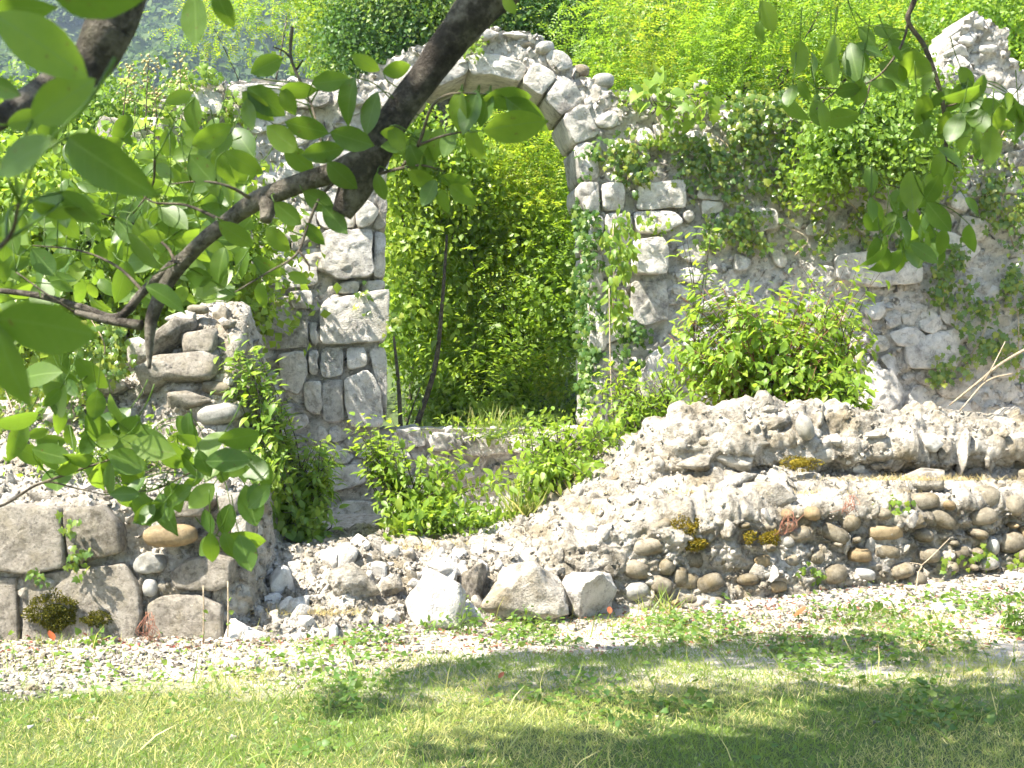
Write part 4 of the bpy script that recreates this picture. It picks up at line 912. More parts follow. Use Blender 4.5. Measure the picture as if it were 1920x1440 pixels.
def tree(name, label, base, Es, n, kind, mat, size, trunk_r=.09, group='trees on the slope behind the ruin', clump=.28, cat='tree', nclump=None, limbs=6):
    t = thing(name, label, cat, base, 0, group); base = np.asarray(base, float)
    vol = np.array([np.prod(ell(E)[1]) ** (2 / 3) for E in Es]); share = vol / vol.sum(); cen = []; out = []
    for E, f in zip(Es, share):
        k = max(4, int((nclump or n / 60) * f)); p, q = sample_ell(E, k, .35); cen.append(p); out.append(q)
    cen = np.vstack(cen); out = np.vstack(out)
    if kind == 'frond':
        m = n // 14; i = rng.integers(0, len(cen), m); c = cen[i] + rng.normal(size=(m, 3)) * clump * [1, 1, .7]
        d = norm(out[i] * .6 + rand_dir(m) + [0, 0, -.15]); pos, dd, nn, s = fronds(c, d, size * rng.uniform(4.5, 7, m), 7, size, .2)
        tm = t_diamond(.27, .05, .1)
    else:
        i = rng.integers(0, len(cen), n); pos = cen[i] + rng.normal(size=(n, 3)) * clump * [1, 1, .8]
        nn = norm(norm(out[i]) * .7 + [0, -.25, .7] + rng.normal(size=(n, 3)) * .45); dd = norm(np.array([0, 0, -.7]) + rand_dir(n)); s = size * rng.uniform(.6, 1.2, n)
        tm = t_diamond(.42, .08, .15)
    V, T, r = instance(tm, pos, dd, nn, s)
    r = np.clip(.45 * r + .28 + .75 * np.repeat(fbm(pos, 1.3, 3, 91), len(tm[1])), 0, .999)
    world_part('crown', mesh_np('crown', V, T, MAT[mat], False, r), t, 'stuff')
    c0 = np.mean([ell(E)[0] for E in Es], 0)
    tube('trunk', [base, base * .6 + c0 * .4 + rng.normal(size=3) * .1, c0], (trunk_r, trunk_r * .75, trunk_r * .35), MAT['bark'], t, 8, 6, .1)
    for k in range(limbs):
        e = cen[rng.integers(len(cen))]; st = base * .45 + c0 * .55
        tube('limb', [st, (st + e) / 2 + [0, 0, .15], e], (trunk_r * .4, trunk_r * .25, trunk_r * .08), MAT['bark'], t, 5, 5)
    return t
def gp_(px, D): x = (px - 960) / F * D; return np.array([x, D, float(gh(np.array([x]), np.array([D]))[0]) - .1])
tree('robinia_tree', 'feathery yellow green tree above the wall, right of the arch', gp_(1330, 17), [(1230, 80, 16.6, 170, 90, .9), (1440, 50, 16.4, 150, 110, .9), (1350, 150, 16.0, 220, 70, .8), (1600, 90, 16.6, 130, 110, .9)], 50000, 'frond', 'robinia', .044, .1, clump=.2, nclump=420, limbs=10)
tree('robinia_tree', 'feathery tree filling the right half of the doorway', gp_(1040, 15.6), [(1030, 330, 15.6, 110, 130, .6), (1040, 480, 15.5, 110, 120, .6), (960, 260, 15.8, 120, 100, .6), (1050, 630, 15.4, 90, 90, .5), (930, 360, 15.5, 90, 70, .4), (960, 560, 15.2, 70, 80, .4)], 36000, 'frond', 'robinia', .044, .05, clump=.2, nclump=420)
tree('robinia_tree', 'thin feathery tree hanging across the top left, blue hill behind', gp_(480, 19.5), [(500, 0, 19.8, 150, 55, .7), (410, 45, 19.7, 70, 50, .6), (600, 60, 19.9, 60, 50, .5), (640, 20, 20, 60, 60, .6)], 13000, 'frond', 'robinia', .042, .028, clump=.2, nclump=70, limbs=1)
tree('leafy_tree', 'darker leafy tree between the feathery crowns above the right wall', gp_(1400, 18.4), [(1320, 20, 18.4, 150, 90, .8), (1540, 20, 18.4, 110, 110, .8), (1660, 170, 18, 110, 90, .7)], 22000, 'leaf', 'far_tree', .07, .1)
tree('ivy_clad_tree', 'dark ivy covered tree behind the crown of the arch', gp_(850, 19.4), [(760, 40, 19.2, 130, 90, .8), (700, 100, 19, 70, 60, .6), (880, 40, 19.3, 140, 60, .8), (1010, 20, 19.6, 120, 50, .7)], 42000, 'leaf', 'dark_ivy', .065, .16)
tree('leafy_tree', 'leafy green tree in the left half of the doorway', gp_(850, 17), [(800, 380, 16.0, 80, 100, .5), (860, 560, 16.2, 100, 90, .5), (760, 500, 15.8, 50, 140, .4), (880, 640, 16.4, 90, 80, .5), (930, 430, 16.2, 70, 110, .5)], 15000, 'leaf', 'robinia', .068, .06, clump=.2, nclump=230)
tree('leafy_tree', 'sunlit leafy boughs low in the middle of the doorway', gp_(960, 15.4), [(960, 640, 15.2, 90, 50, .35), (1040, 560, 15.0, 60, 90, .35), (880, 420, 15.3, 70, 60, .35), (980, 450, 15.1, 60, 60, .3), (840, 690, 15.0, 60, 40, .3)], 5000, 'leaf', 'bush', .075, .03, clump=.15, nclump=130)
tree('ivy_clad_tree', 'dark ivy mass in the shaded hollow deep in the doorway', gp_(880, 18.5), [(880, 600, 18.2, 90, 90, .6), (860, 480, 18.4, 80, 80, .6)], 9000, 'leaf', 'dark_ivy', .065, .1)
tree('leafy_tree', 'bright leafy sapling crown by the left jamb', gp_(760, 15.2), [(770, 300, 15.0, 70, 90, .4), (780, 450, 14.9, 50, 80, .3), (860, 330, 15.0, 60, 80, .4), (760, 600, 14.8, 36, 80, .3), (820, 560, 15, 40, 50, .3)], 8000, 'leaf', 'bush', .075, .03, clump=.16, nclump=120)
tree('leafy_tree', 'pale leafy tree behind the pinnacle at top right', gp_(1860, 17), [(1840, 60, 16.8, 150, 100, .9), (1780, 150, 16.6, 110, 80, .7), (1930, 200, 16.4, 90, 120, .7)], 30000, 'leaf', 'robinia', .065, .1)
tree('leafy_tree', 'bush of narrow leaves growing on the wall head before the pinnacle', wall_world(W(1640, 300)[0], .3, W(1640, 300)[1]).reshape(3), [(1640, 240, 13.0, 110, 70, .35), (1590, 280, 12.8, 80, 50, .3), (1700, 200, 13.1, 90, 60, .3), (1720, 290, 12.8, 80, 60, .3), (1540, 330, 12.75, 40, 30, .15)], 15000, 'leaf', 'shrub', .06, .03, clump=.13)
tree('leafy_tree', 'bright green thicket at the left, behind the walnut leaves', gp_(180, 12), [(200, 470, 11.6, 170, 100, .5), (60, 480, 11.4, 120, 120, .5), (330, 430, 11.8, 100, 110, .5), (100, 380, 11.8, 140, 70, .4), (370, 530, 11.7, 70, 70, .4), (60, 620, 11.2, 90, 80, .4)], 30000, 'leaf', 'bush', .085, .04)
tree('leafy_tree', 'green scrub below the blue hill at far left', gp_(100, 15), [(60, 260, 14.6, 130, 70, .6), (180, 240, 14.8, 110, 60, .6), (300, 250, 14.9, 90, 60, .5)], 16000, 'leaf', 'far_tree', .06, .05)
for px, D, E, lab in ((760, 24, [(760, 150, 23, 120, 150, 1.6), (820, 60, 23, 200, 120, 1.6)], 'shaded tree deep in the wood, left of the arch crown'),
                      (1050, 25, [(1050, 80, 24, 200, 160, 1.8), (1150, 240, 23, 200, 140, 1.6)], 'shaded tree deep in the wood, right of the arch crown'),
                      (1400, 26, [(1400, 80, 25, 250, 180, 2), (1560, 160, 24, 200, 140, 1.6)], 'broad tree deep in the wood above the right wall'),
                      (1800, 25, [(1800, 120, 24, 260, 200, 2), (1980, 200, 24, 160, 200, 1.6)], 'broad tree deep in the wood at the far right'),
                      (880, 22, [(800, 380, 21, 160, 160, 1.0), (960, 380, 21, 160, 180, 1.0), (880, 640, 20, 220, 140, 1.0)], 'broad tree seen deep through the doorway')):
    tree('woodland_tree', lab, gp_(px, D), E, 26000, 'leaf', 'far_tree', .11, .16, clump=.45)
# undergrowth seen through the doorway
shrub('undergrowth_plant', 'nettle thicket on the slope seen through the doorway', 'weed', P(920, 830, 14.9), [(880, 760, 14.6, 130, 50, .4), (1000, 740, 14.6, 110, 60, .4), (800, 740, 14.8, 70, 60, .4), (940, 700, 15, 120, 50, .4), (840, 700, 15, 60, 60, .3), (770, 720, 14.6, 40, 70, .3), (900, 780, 14.3, 150, 30, .2), (1000, 690, 14.6, 90, 50, .3), (900, 660, 14.9, 110, 40, .3)], 380, 10, .09, 'bush', T_OVAL, 260)
shrub('undergrowth_plant', 'arching bramble reaching over the slope at right in the doorway', 'weed', P(1060, 790, 14.2), [(980, 640, 14.4, 60, 40, .2), (1050, 600, 14.4, 50, 60, .2), (1060, 700, 14.3, 50, 60, .2)], 26, 12, .08, 'robinia', T_OVAL, 160)
sp = thing('sapling', 'two thin leaning sapling stems inside the doorway at left', 'sapling', P(770, 800, 13.9))
tube('stem', [P(780, 802, 13.9), P(815, 690, 13.9), P(828, 580, 13.95), P(838, 440, 14)], (.03, .026, .02, .012), MAT['twig'], sp, 7)
tube('stem', [P(751, 800, 13.9), P(747, 720, 13.9), P(738, 630, 13.95)], (.024, .02, .012), MAT['twig'], sp, 7)
tube('stem', [P(762, 800, 13.9), P(775, 760, 13.9), P(790, 720, 13.9)], (.01, .008, .005), MAT['twig'], sp, 5)
m = 60; pos = np.array([P(rng.normal(790, 45), rng.normal(610, 90), 13.95 + rng.normal() * .1) for _ in range(m)])
leaf_objects(sp, T_OVAL, 'sapling', pos, norm(rng.normal(size=(m, 3)) + [0, 0, -.5]), norm(rng.normal(size=(m, 3)) * .5 + [0, -.3, 1]), rng.uniform(.06, .14, m), MAT['shrub'])
sp = thing('thin_sapling', 'single thin bare sapling rising in front of the right jamb', 'plant', P(1147, 780, 12.3))
tube('stem', [P(1148, 780, 12.3), P(1144, 660, 12.3), P(1142, 540, 12.3)], (.007, .006, .004), MAT['pale_twig'], sp, 6)
def tuft(label, px, py, D, rx, h, n, mat, lean=.3, w=.02, name='grass_tuft'):
    x = (px - 960) / F * D; p = np.array([P(px, py, D) + rng.normal(size=3) * [rx * D / F * .5, .06, .0] for _ in range(n)])
    d = norm(np.column_stack([rng.normal(size=n) * lean, rng.normal(size=n) * lean, np.ones(n)]))
    V, T, r = instance(t_blade(w, .35), p, d, rand_dir(n), h * rng.uniform(.5, 1.1, n))
    V0 = P(px, py, D); o = obj(name, mesh_np(name, V - V0, T, MAT[mat], False, r)); o.location = [float(c) for c in V0]; o['kind'] = 'stuff'
    o['label'] = label; o['category'] = 'grass'
tuft('pale grass tuft on the sill of the doorway', 925, 815, 13.2, 50, .30, 110, 'grass')
tuft('long green grass tuft on the bank below the sill', 975, 975, 10.6, 30, .34, 110, 'grass', .5)
tuft('long pale grass on the bank right of the sill bush', 1090, 940, 10.7, 40, .26, 110, 'dry', .5)
tuft('dry grass on the bank above the boulders', 930, 1030, 10.05, 190, .08, 1200, 'dry', .9, .03)
tuft('withered grass on the slope beside the right end of the sill', 1180, 960, 10.15, 90, .07, 500, 'dry', .9, .03)
tuft('thin dry grass scattered over the slope under the upper ledges', 1400, 925, 10.05, 230, .05, 900, 'dry', 1.0, .035)
tuft('withered stems along the ledge of the right wall', 1720, 900, 10.2, 200, .06, 700, 'dry', 1.0, .03)
tuft('sparse dry grass on the rubble ramp below the pale boulder', 580, 1150, 9.0, 110, .06, 500, 'dry', 1.0, .03)
tuft('grass blades at the foot of the right cobbles', 1240, 1150, 9.5, 40, .22, 50, 'grass', .6)
tuft('grass blades along the foot of the left blocks', 110, 1222, 8.6, 110, .14, 90, 'grass', .4)

# ------------------------------------------------------------------ mosses, stalks, litter
def moss(label, px, py, D, rx, ry, mat, n=1400, size=.016):
    c = P(px, py, D); q = rand_dir(n); q[:, 1] = -np.abs(q[:, 1]); r = np.array([rx * D / F, .045, ry * D / F])
    p = q * r * (.75 + .3 * rng.random(n))[:, None] * (1 + .7 * fbm(q * 1.6, 1, 3, int(px)))[:, None]
    V, T, rr = instance(t_diamond(.3, .1, .2), p, norm(q + rand_dir(n) * .7), rand_dir(n), size * rng.uniform(.6, 1.3, n))
    B, BT = ICO[3]; Vb = B * r * .6; V, T = join_geo([(V, T), (Vb, BT)])
    o = obj('moss_cushion', mesh_np('moss_cushion', V, T, MAT[mat], False, np.concatenate([rr, np.zeros(len(BT))]))); o.location = [float(k) for k in c]
    tag(o, label, 'moss', 'moss cushions on the stones')
moss('large dark green moss cushion on the lower left block', 104, 1152, 8.72, 44, 34, 'moss', 2600)
moss('small dark moss patch right of the large cushion', 182, 1160, 8.73, 26, 12, 'moss', 700)
moss('olive moss clump at the left end of the cobble face', 1292, 990, 9.74, 36, 18, 'golden_moss', 1300)
moss('lower olive moss clump hanging under the first one', 1300, 1018, 9.72, 26, 14, 'golden_moss', 900)
moss('round yellow moss cushion between the cobbles', 1442, 1008, 9.75, 17, 12, 'golden_moss', 600)
moss('tiny yellow moss cushion left of the round one', 1406, 1008, 9.75, 9, 11, 'golden_moss', 300)
moss('brown moss patch under the oval grey cobble', 1500, 868, 10.2, 34, 14, 'golden_moss', 900, .013)
for lab, px, y0, y1, D, r in (('left of two dry upright stalks before the left stub', 381, 1195, 1098, 8.6, .006), ('right of two dry upright stalks before the left stub', 427, 1180, 1090, 8.65, .006)):
    t = thing('dry_stalk', lab, 'stalk', P(px, y0, D), 0, 'dry stalks'); tube('stalk', [P(px, y0 + 15, D), P(px + 1, (y0 + y1) / 2, D), P(px, y1, D)], (r, r, r * .8), MAT['pale_twig'], t, 6, 3)
    m = 3; leaf_objects(t, T_HEART, 'stalkleaf', np.array([P(px + 3, y0 - 8 - 22 * k, D - .01) for k in range(m)]), norm(rng.normal(size=(m, 3))), norm(rng.normal(size=(m, 3)) + [0, -2, 1]), np.full(m, .035), MAT['weed'])
t = thing('dead_branch', 'bare forked dead branch leaning over the low wall at right', 'branch', P(1790, 765, 10.9))
tube('branch', [P(1780, 760, 10.9), P(1830, 720, 10.9), P(1880, 680, 10.95), P(1950, 640, 11)], (.006, .010, .012, .014), MAT['pale_twig'], t, 6)
tube('branch', [P(1800, 770, 10.85), P(1850, 715, 10.9), P(1900, 700, 10.95)], (.005, .007, .006), MAT['pale_twig'], t, 6)
tube('branch', [P(1845, 715, 10.9), P(1860, 690, 10.8), P(1885, 640, 10.8)], (.006, .005, .003), MAT['pale_twig'], t, 5)
t = thing('bare_twig', 'pale crooked twig leaning on the right cobbles', 'twig', P(1718, 1105, 9.7))
tube('twig', [P(1717, 1110, 9.6), P(1722, 1075, 9.65), P(1728, 1060, 9.7), P(1706, 1055, 9.7)], (.006, .006, .005, .003), MAT['pale_twig'], t, 5)
tube('twig', [P(1728, 1060, 9.7), P(1745, 1045, 9.75), P(1780, 1010, 9.85)], (.004, .004, .003), MAT['pale_twig'], t, 5)
for lab, px, py, D, s, a in (('curled orange dead leaf on the gravel at right', 1490, 1158, 9.15, .1, .2), ('small orange dead leaf on the boulder rubble', 1143, 1180, 9.3, .07, 1.5), ('small red dead leaf in the left gravel', 100, 1232, 8.5, .09, 2.2), ('tiny brown dead leaf in the shaded grass', 935, 1306, 7.4, .05, .8)):
    g = T_WAL[1]; x = (px - 960) / F * D
    o = obj('fallen_leaf', mesh_np('fallen_leaf', g[0] * s, g[1], MAT['orange_leaf'], True)); o.location = (x, D, float(gh(np.array([x]), np.array([D]))[0]) + .05); o.rotation_euler = (.5, .2, -1.4 + a)
    tag(o, lab, 'leaf', 'dead leaves on the ground')
# the red rootlets at the left stub and on the right wall
for lab, px, py, D, rx, ry in (('reddish dead creeper roots at the foot of the left blocks', 277, 1185, 8.65, 20, 38), ('red rootlets hanging on the right cobble face', 1480, 985, 9.75, 20, 26), ('red rootlets on the mortar above the cobbles', 1595, 950, 9.85, 16, 22)):
    t = thing('dead_creeper', lab, 'roots', P(px, py + ry, D))
    for k in range(16):
        q = [P(px + rng.normal() * rx * .5, py - ry * rng.uniform(.2, 1), D), P(px + rng.normal() * rx * .7, py + rng.normal() * ry * .3, D - .05), P(px + rng.normal() * rx, py + ry * rng.uniform(-.3, 1), D - .03)] if k % 3 else [P(px + rng.uniform(-1, 1) * rx * .4, py - ry, D), P(px + rng.uniform(-1, 1) * rx, py, D - .04), P(px + rng.uniform(-1, 1) * rx, py + ry * rng.uniform(.5, 1), D - .02)]
        tube('root', q, (.002, .002, .001), MAT['red_twig'], t, 4, 4)

# ------------------------------------------------------------------ the walnut tree in front
wal = thing('walnut_tree', 'walnut tree whose dark branches and leaves hang across the foreground', 'tree', (1.9, 1.5, 0))
tube('trunk', [(1.9, 1.5, -.1), (1.88, 1.55, 1.4), (1.75, 1.7, 2.8), (1.6, 1.85, 3.6)], (.2, .17, .15, .13), MAT['bark'], wal, 14, 8, .12)
D0 = 2.5
main = [(1.68, 1.78, 3.2), (1.25, 2.05, 3.35), (.7, 2.3, 3.1), (.28, 2.45, 2.72), P(985, -90, D0), P(905, 0, D0), P(850, 70, D0), P(800, 140, D0), P(745, 215, D0), P(700, 290, D0), P(668, 350, D0), P(640, 402, D0)]
tube('limb', main, (.1, .09, .075, .06, .045, .040, .033, .029, .028, .032, .029, .018), MAT['bark'], wal, 14, 8, .14, 2)
tube('limb', [P(690, 300, D0), P(630, 322, D0), P(560, 345, 2.52), P(480, 378, 2.55), P(420, 420, 2.58), P(370, 462, 2.6), P(320, 520, 2.62), P(290, 580, 2.62), P(281, 625, 2.62), P(280, 692, 2.62)], (.03, .021, .0185, .0175, .015, .0145, .0145, .0135, .010, .003), MAT['bark'], wal, 12, 8, .12, 4)
tube('limb', [P(372, 462, 2.6), P(330, 492, 2.62), P(270, 545, 2.65), P(220, 595, 2.68), P(150, 575, 2.7), P(60, 552, 2.75), P(-60, 540, 2.8)], (.011, .010, .009, .008, .007, .006, .005), MAT['bark'], wal, 9, 6, .12, 5)
tube('limb', [P(265, 610, 2.62), P(200, 600, 2.64), P(140, 585, 2.64)], (.010, .008, .005), MAT['bark'], wal, 8, 5, .1, 6)
tube('stub', [P(500, 370, 2.54), P(502, 392, 2.53), P(498, 414, 2.52)], (.017, .015, .010), MAT['bark'], wal, 9, 5, .1, 7)
D1 = 1.55
tube('limb', [(1.6, 1.8, 3.5), (.9, 1.6, 3.3), (.1, 1.55, 2.9), (-.3, D1, 2.4), P(240, -40, D1), P(205, 55, D1), P(165, 125, D1), P(90, 165, 1.5), P(10, 215, 1.45), P(-90, 270, 1.4)], (.09, .07, .05, .033, .027, .026, .023, .016, .013, .012), MAT['bark'], wal, 12, 8, .12, 8)
D2 = 3.4
tube('limb', [(1.75, 1.75, 3.1), (1.6, 2.5, 3.4), (1.35, 3.1, 3.1), P(1760, -120, D2), P(1715, 0, D2), P(1703, 40, D2), P(1735, 90, D2), P(1765, 180, D2), P(1774, 260, D2), P(1768, 315, D2), P(1742, 365, D2), P(1700, 405, D2)], (.06, .04, .02, .009, .0065, .006, .006, .0055, .005, .0045, .004, .002), MAT['twig'], wal, 8, 7, .08, 9)
twigs = [
    [P(1706, 30, D2), P(1690, 85, D2), P(1650, 140, D2), P(1600, 164, D2), P(1530, 165, D2)], [P(1740, 360, D2), P(1700, 355, D2), P(1660, 345, D2)], [P(1772, 200, D2), P(1800, 190, D2), P(1840, 150, D2)], [P(1775, 300, D2), P(1795, 312, D2)],
    [P(1573, 168, D2), P(1550, 185, D2), P(1530, 205, D2)], [P(1633, 150, D2), P(1625, 185, D2), P(1615, 210, D2)],
    [P(548, 50, 2.6), P(545, 105, 2.6), P(562, 150, 2.58), P(585, 200, 2.55), P(600, 260, 2.5), P(630, 320, 2.5)], [P(545, 108, 2.6), P(530, 95, 2.6), P(512, 88, 2.6)], [P(555, 132, 2.6), P(568, 112, 2.6)],
    [P(640, 330, 2.5), P(600, 370, 2.5), P(575, 430, 2.5), P(555, 478, 2.5), P(500, 512, 2.5), P(440, 548, 2.5)], [P(560, 470, 2.5), P(578, 495, 2.5), P(580, 508, 2.5)],
    [P(700, 330, 2.5), P(740, 318, 2.45), P(790, 310, 2.4), P(835, 322, 2.4)], [P(755, 312, 2.45), P(785, 270, 2.4), P(810, 200, 2.35), P(850, 175, 2.3), P(930, 178, 2.3)], [P(785, 272, 2.4), P(830, 255, 2.35), P(880, 245, 2.3)],
    [P(-40, 960, 3), P(10, 945, 3), P(80, 905, 3), P(140, 915, 3), P(195, 928, 3)], [P(80, 905, 3), P(150, 880, 3), P(210, 860, 3), P(260, 835, 3)], [P(195, 922, 3), P(280, 920, 2.95), P(350, 890, 2.9), P(430, 850, 2.9)],
    [P(480, 378, 2.55), P(430, 350, 2.5), P(380, 340, 2.5), P(320, 345, 2.5)], [P(420, 415, 2.55), P(350, 385, 2.6), P(290, 380, 2.6), P(260, 360, 2.6)], [P(330, 495, 2.6), P(310, 460, 2.65), P(250, 420, 2.7), P(190, 400, 2.7)],
    [P(270, 548, 2.65), P(220, 500, 2.7), P(150, 470, 2.8), P(60, 460, 2.8)], [P(140, 585, 2.64), P(100, 560, 2.6), P(30, 510, 2.6)], [P(290, 300, 2.4), P(285, 350, 2.5), P(250, 400, 2.6)], [P(-20, 480, 1.2), P(20, 440, 1.2), P(35, 380, 1.1)],
]
for k, q in enumerate(twigs):
    r0 = .0036 if len(q) > 3 else .0026
    tube('twig', q, np.linspace(r0, .0013, len(q)), MAT['twig'], wal, 6, 5, .08, k)
def frame_from_px(cx, cy, ex, ey, D, tilt, roll):
    """leaf centred at (cx,cy), its half axis (ex,ey) in photo pixels; tilt leans the tip towards or away, roll turns the blade"""
    L = 2 * math.hypot(ex, ey) * D / F; a = np.array([ex, 0, -ey]) / math.hypot(ex, ey)
    d = norm(a * math.cos(tilt) + np.array([0, 1, 0]) * math.sin(tilt)); L /= max(.4, math.cos(tilt))
    side = np.cross(d, [0, -1, 0]); nrm = norm(np.cross(np.array(norm(side)), d)); nrm = -nrm if nrm[1] > 0 else nrm
    sd = np.cross(d, nrm); nrm = nrm * math.cos(roll) + sd * math.sin(roll)
    c = P(cx, cy, D); return c - d * L / 2, d, nrm, L
LV = []
def lf(cx, cy, ex, ey, D, tilt=0., roll=0.): LV.append(frame_from_px(cx, cy, ex, ey, D, tilt, roll))
for a in ((75, 78, 84, 48, 1.05, .2, -.2), (118, 187, 58, -42, 1.1, .1, .3), (42, 292, -62, 30, .95, .2, .4), (198, 310, 78, 56, 1.15, -.1, .1), (8, 165, 34, 14, 1.1, .1, .2), (195, 4, 92, 10, 1.0, .3, 1.1), (368, 36, 3, 50, 1.8, .1, .4), (416, 14, 14, 36, 1.8, .1, .2),
          (84, 386, -40, 14, 1.3, .2, .5), (148, 388, 34, 30, 1.3, .1, .2), (115, 400, 52, 24, 1.3, .4, 1.0), (92, 606, 100, 10, 1.0, .1, .5), (12, 690, 14, 84, 1.0, .1, .3), (40, 20, 60, 10, 1.2, .3, .8), 
          (50, 225, 36, -12, 1.4, .2, .3),
          # over the arch
          (858, 212, -6, 44, 2.3, .1, .5), (885, 212, -10, 44, 2.3, .1, .5), (912, 205, -6, 36, 2.3, .1, .5), (950, 180, 46, -6, 2.3, .2, .9), (990, 215, 42, 30, 2.3, .1, .1), (965, 232, 60, -14, 2.25, .1, .6), (890, 272, 10, 30, 2.35, .1, .2), (842, 268, -8, 28, 2.35, .1, .4), (815, 270, -14, 32, 2.4, .1, .3),
          (780, 300, 12, 30, 2.4, .1, .2), (832, 378, 6, 24, 2.4, .1, .2), (868, 366, 26, 20, 2.4, .1, .2), (805, 362, -12, 26, 2.4, .1, .3), (850, 340, 30, 8, 2.4, .1, .7), (790, 335, 26, 14, 2.4, .1, .5), (712, 350, 6, 26, 2.45, .1, .2), (745, 260, 14, 24, 2.4, .2, .3),
          # around the fork
          (335, 183, 26, -10, 2.4, .1, .3), (362, 215, -4, 34, 2.4, .1, .3), (500, 122, 30, -16, 2.5, .1, .3), (622, 152, 38, -6, 2.45, .1, .2), (560, 165, 36, -4, 2.5, .1, .8), (650, 188, -16, 44, 2.45, .1, .4), (695, 212, -14, 40, 2.45, .1, .5), (498, 190, 34, 26, 2.5, .1, .1), (480, 200, 26, 28, 2.5, .1, .3),
          (540, 190, 10, 26, 2.5, .1, .2), (470, 215, 8, 30, 2.5, .1, .4), (400, 255, 40, -18, 2.5, .1, .5), (380, 320, 26, 30, 2.5, .1, .1), (685, 118, 26, 14, 2.5, .1, .2), (745, 130, 28, -6, 2.5, .2, .5), (575, 240, 40, 10, 2.45, .2, .4), (610, 285, 44, -6, 2.45, .2, .3), (660, 260, 40, 10, 2.4, .3, .2),
          (530, 260, 30, 24, 2.45, .1, .2), (455, 305, 34, 22, 2.5, .1, .2), (560, 300, 26, 24, 2.5, .1, .2), (490, 555, 4, 26, 2.5, .1, .0), (630, 412, 24, 26, 2.5, .1, .2), (590, 440, 16, 22, 2.5, .1, .2), (540, 400, 26, 20, 2.5, .1, .3), (520, 450, 20, 24, 2.5, .1, .2), (560, 520, 20, 8, 2.5, .1, .2), (500, 500, 24, 18, 2.5, .1, .2),
          (598, 375, 30, 16, 2.5, .1, .3), (440, 440, 30, 24, 2.5, .1, .2), (640, 330, 26, 26, 2.45, .1, .3),
          # upper right strays
          (1440, 30, 12, 30, 2.9, .1, .2), (1424, 60, 0, 22, 2.9, .1, .6), (955, 10, 12, 16, 2.2, .1, .2)): lf(*a)
def cluster(x0, x1, y0, y1, n, D0, D1, size, down=1.0, spread=.9):
    for _ in range(n):
        D = rng.uniform(D0, D1); h = .5 * size * rng.uniform(.5, 1.1) * F / D; a = rng.normal() * spread
        lf(rng.uniform(x0, x1), rng.uniform(y0, y1), h * math.sin(a), h * math.cos(a) * down, D, rng.normal() * .35, rng.normal() * .55)
cluster(1480, 1640, 90, 230, 20, 3.2, 3.6, .085, 1, .8); cluster(1600, 1720, 20, 160, 12, 3.2, 3.6, .085, 1, .8)
cluster(1620, 1760, 330, 500, 30, 3.2, 3.6, .09, 1, .5); cluster(1720, 1840, 140, 330, 24, 3.2, 3.6, .085, 1, .8); cluster(1790, 1930, 160, 290, 18, 3.2, 3.6, .09, 1, .8); cluster(1700, 1830, 380, 500, 14, 3.2, 3.6, .085, 1, .5)
cluster(20, 260, 760, 900, 34, 2.8, 3.3, .085, 1, 1.1); cluster(230, 500, 780, 960, 38, 2.7, 3.1, .085, 1, 1.1); cluster(360, 480, 940, 1050, 8, 2.7, 2.9, .085, 1, .8); cluster(200, 330, 930, 980, 6, 2.8, 3, .08, 1, .6); cluster(60, 180, 640, 760, 14, 2.6, 3, .085)
cluster(230, 460, 260, 470, 46, 2.5, 3.3, .085, 1, 1.2); cluster(0, 300, 390, 560, 46, 2.6, 3.6, .085, 1, 1.3); cluster(300, 480, 440, 560, 16, 2.5, 3.2, .085, 1, 1.2); cluster(700, 800, 220, 330, 8, 2.4, 2.6, .08); cluster(120, 460, 300, 560, 60, 3.6, 4.8, .09, 1, 1.3); cluster(0, 200, 430, 600, 40, 3.6, 4.8, .09, 1, 1.3); cluster(60, 460, 240, 520, 70, 3.2, 4.4, .09, 1, 1.3)
LP_ = np.array([q[0] for q in LV]); LD = np.array([q[1] for q in LV]); LN = np.array([q[2] for q in LV]); LS = np.array([q[3] for q in LV])
leaves_split(wal, T_WAL, 'walnut', LP_, LD, LN, LS, MAT['walnut'], 300, 'foliage', np.arange(len(LP_)) if len(LP_) <= 300 else np.where(np.arange(len(LP_)) < 90, -1, LP_[:, 1]))
tw = np.vstack([catmull(q, 8) for q in twigs] + [catmull(main[4:], 8)] + [catmull([P(690, 300, D0), P(560, 345, 2.52), P(420, 420, 2.58), P(320, 520, 2.62), P(281, 625, 2.62)], 8)] + [catmull([P(1703, 40, D2), P(1735, 90, D2), P(1774, 260, D2), P(1742, 365, D2), P(1700, 405, D2)], 8)])
g = []
for p0, d0, n0, L0 in LV:
    dd_ = np.linalg.norm(tw - p0, axis=1); j = int(np.argmin(dd_)); e = tw[j] if dd_[j] < .14 else p0 - d0 * .05 + [0, 0, .03]
    g.append(tube_geo(np.array([p0 + d0 * .002, p0 * .6 + e * .4 - d0 * .01, e]), (.0011, .0013, .0016), 4, 3))
world_part('leaf_stalks', mesh_np('leaf_stalks', *join_geo(g), MAT['walnut'], True), wal, 'stuff')
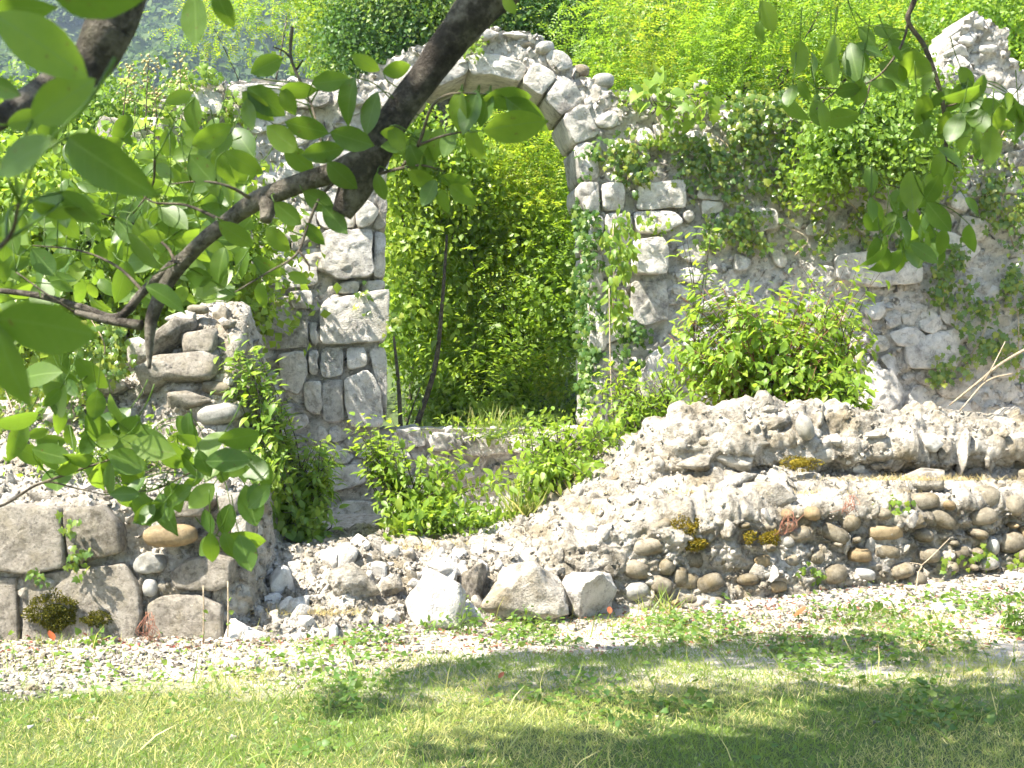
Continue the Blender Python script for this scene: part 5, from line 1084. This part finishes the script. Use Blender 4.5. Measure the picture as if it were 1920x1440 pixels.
# the rest of its crown, overhead and out of the frame: it shades the lawn and the branches
def ground_px(px, py):
    D = CAMZ * F / (py - 720); return np.array([(px - 960) / F * D, D, 0])
cl = []
for px, py, r, n in ((1820, 1350, .8, 900), (1620, 1410, .6, 560), (1920, 1240, .5, 420), (1400, 1435, .5, 420), (1150, 1445, .4, 260), (1000, 1290, .36, 190), (850, 1265, .3, 140), (1160, 1240, .36, 200), (1400, 1235, .36, 180), (700, 1320, .32, 130), (1700, 1240, .35, 180), (1300, 1310, .36, 160), (900, 1410, .4, 180), (1560, 1300, .35, 170), (1750, 1420, .6, 420), (1300, 1420, .4, 260), (1050, 1400, .35, 170), (1100, 1270, .3, 150), (780, 1280, .3, 130), (1900, 1300, .5, 400), (1500, 1420, .5, 350), (1680, 1340, .45, 300), (1200, 1400, .4, 220), (1000, 1232, .3, 240), (1140, 1224, .3, 240), (1290, 1222, .3, 240), (1440, 1216, .32, 220), (880, 1256, .28, 180), (1600, 1214, .3, 160)):
    g = ground_px(px, py); h = rng.uniform(4.6, 6.2); cl.append((g + SUN * h / SUN[2], r, n))
for c, r, n in ((np.array([-1.15, 1.85, 3.8]), .5, 240), (np.array([-.7, 1.9, 4.0]), .45, 220), (np.array([-1.2, .5, 3.2]), .55, 420), (np.array([-1.4, .8, 3.0]), .4, 200), (np.array([-.9, .3, 3.0]), .4, 200), (np.array([-1.7, 2.1, 3.8]), .4, 60), (np.array([-.2, 2.6, 4.2]), .5, 220), (np.array([-.75, 3.1, 4.0]), .5, 200), (np.array([.6, 3.0, 4.4]), .6, 140), (np.array([1.3, 2.6, 5]), .8, 180), (np.array([2.2, 1.2, 5.2]), .9, 220), (np.array([.4, .6, 4.6]), .8, 180), (np.array([2.8, 2.6, 4.6]), .7, 150)): cl.append((c, r, n))
pos = []; nn = []
for c, r, n in cl:
    q = rand_dir(n) * (rng.random(n) ** .4)[:, None]; pos.append(c + q * r * [1, 1, .6])
    tube('limb', [(1.65, 1.8, 3.3), (np.array([1.65, 1.8, 3.4]) + c) / 2 + [0, 0, .6], c], (.05, .03, .01), MAT['bark'], wal, 6, 5)
pos = np.vstack(pos); m = len(pos)
leaf_stuff('upper_crown', T_WAL[0], pos, norm(rng.normal(size=(m, 3)) + [0, 0, -.4]), norm(rng.normal(size=(m, 3)) * .5 + [0, 0, 1]), rng.uniform(.07, .13, m), MAT['walnut'], wal)

# ------------------------------------------------------------------ far wooded hill and the air in front of it
tx = []; 
for _ in range(560):
    D = rng.uniform(170, 460); tx.append((rng.uniform(-.42, .12) * D, D))
for _ in range(90):
    D = rng.uniform(230, 460); tx.append((rng.uniform(.12, .42) * D, D))
tx = np.array(tx); tz = gh(tx[:, 0], tx[:, 1]); pos = []; out = []
for (x, y), z in zip(tx, tz):
    n = 330; q = rand_dir(n); q[:, 2] = np.abs(q[:, 2]) * 1.0; r = rng.uniform(3.5, 6.0)
    lump = 1 + .35 * fbm(q * 1.7 + x, 1, 3, 5)
    pos.append(np.array([x, y, z + r * .5]) + q * (r * lump * rng.uniform(.8, 1.05, n))[:, None] * [1, 1, 1.15]); out.append(q)
pos = np.vstack(pos); out = np.vstack(out); m = len(pos)
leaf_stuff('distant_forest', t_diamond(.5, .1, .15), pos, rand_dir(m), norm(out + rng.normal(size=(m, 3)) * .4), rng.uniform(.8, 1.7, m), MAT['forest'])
hz = NT('haze_air'); pv = hz.add('VolumePrincipled'); pv.inputs['Color'].default_value = (.66, .83, 1.0, 1); pv.inputs['Density'].default_value = .0006; pv.inputs['Anisotropy'].default_value = .2
hz.t.links.new(pv.outputs[0], hz.out.inputs['Volume']); hz.m.cycles.homogeneous_volume = True
bx0, bx1, by0, by1, bz0, bz1 = -520, 520, -70, 720, -30, 185
Vh = np.array([[x, y, z] for z in (bz0, bz1) for y in (by0, by1) for x in (bx0, bx1)])
haze = obj('haze', mesh_np('haze', Vh, np.array([[0, 2, 3, 1], [4, 5, 7, 6], [0, 1, 5, 4], [2, 6, 7, 3], [0, 4, 6, 2], [1, 3, 7, 5]]), hz.m), kind='stuff')
haze['label'] = 'thin bluish summer haze in the air'
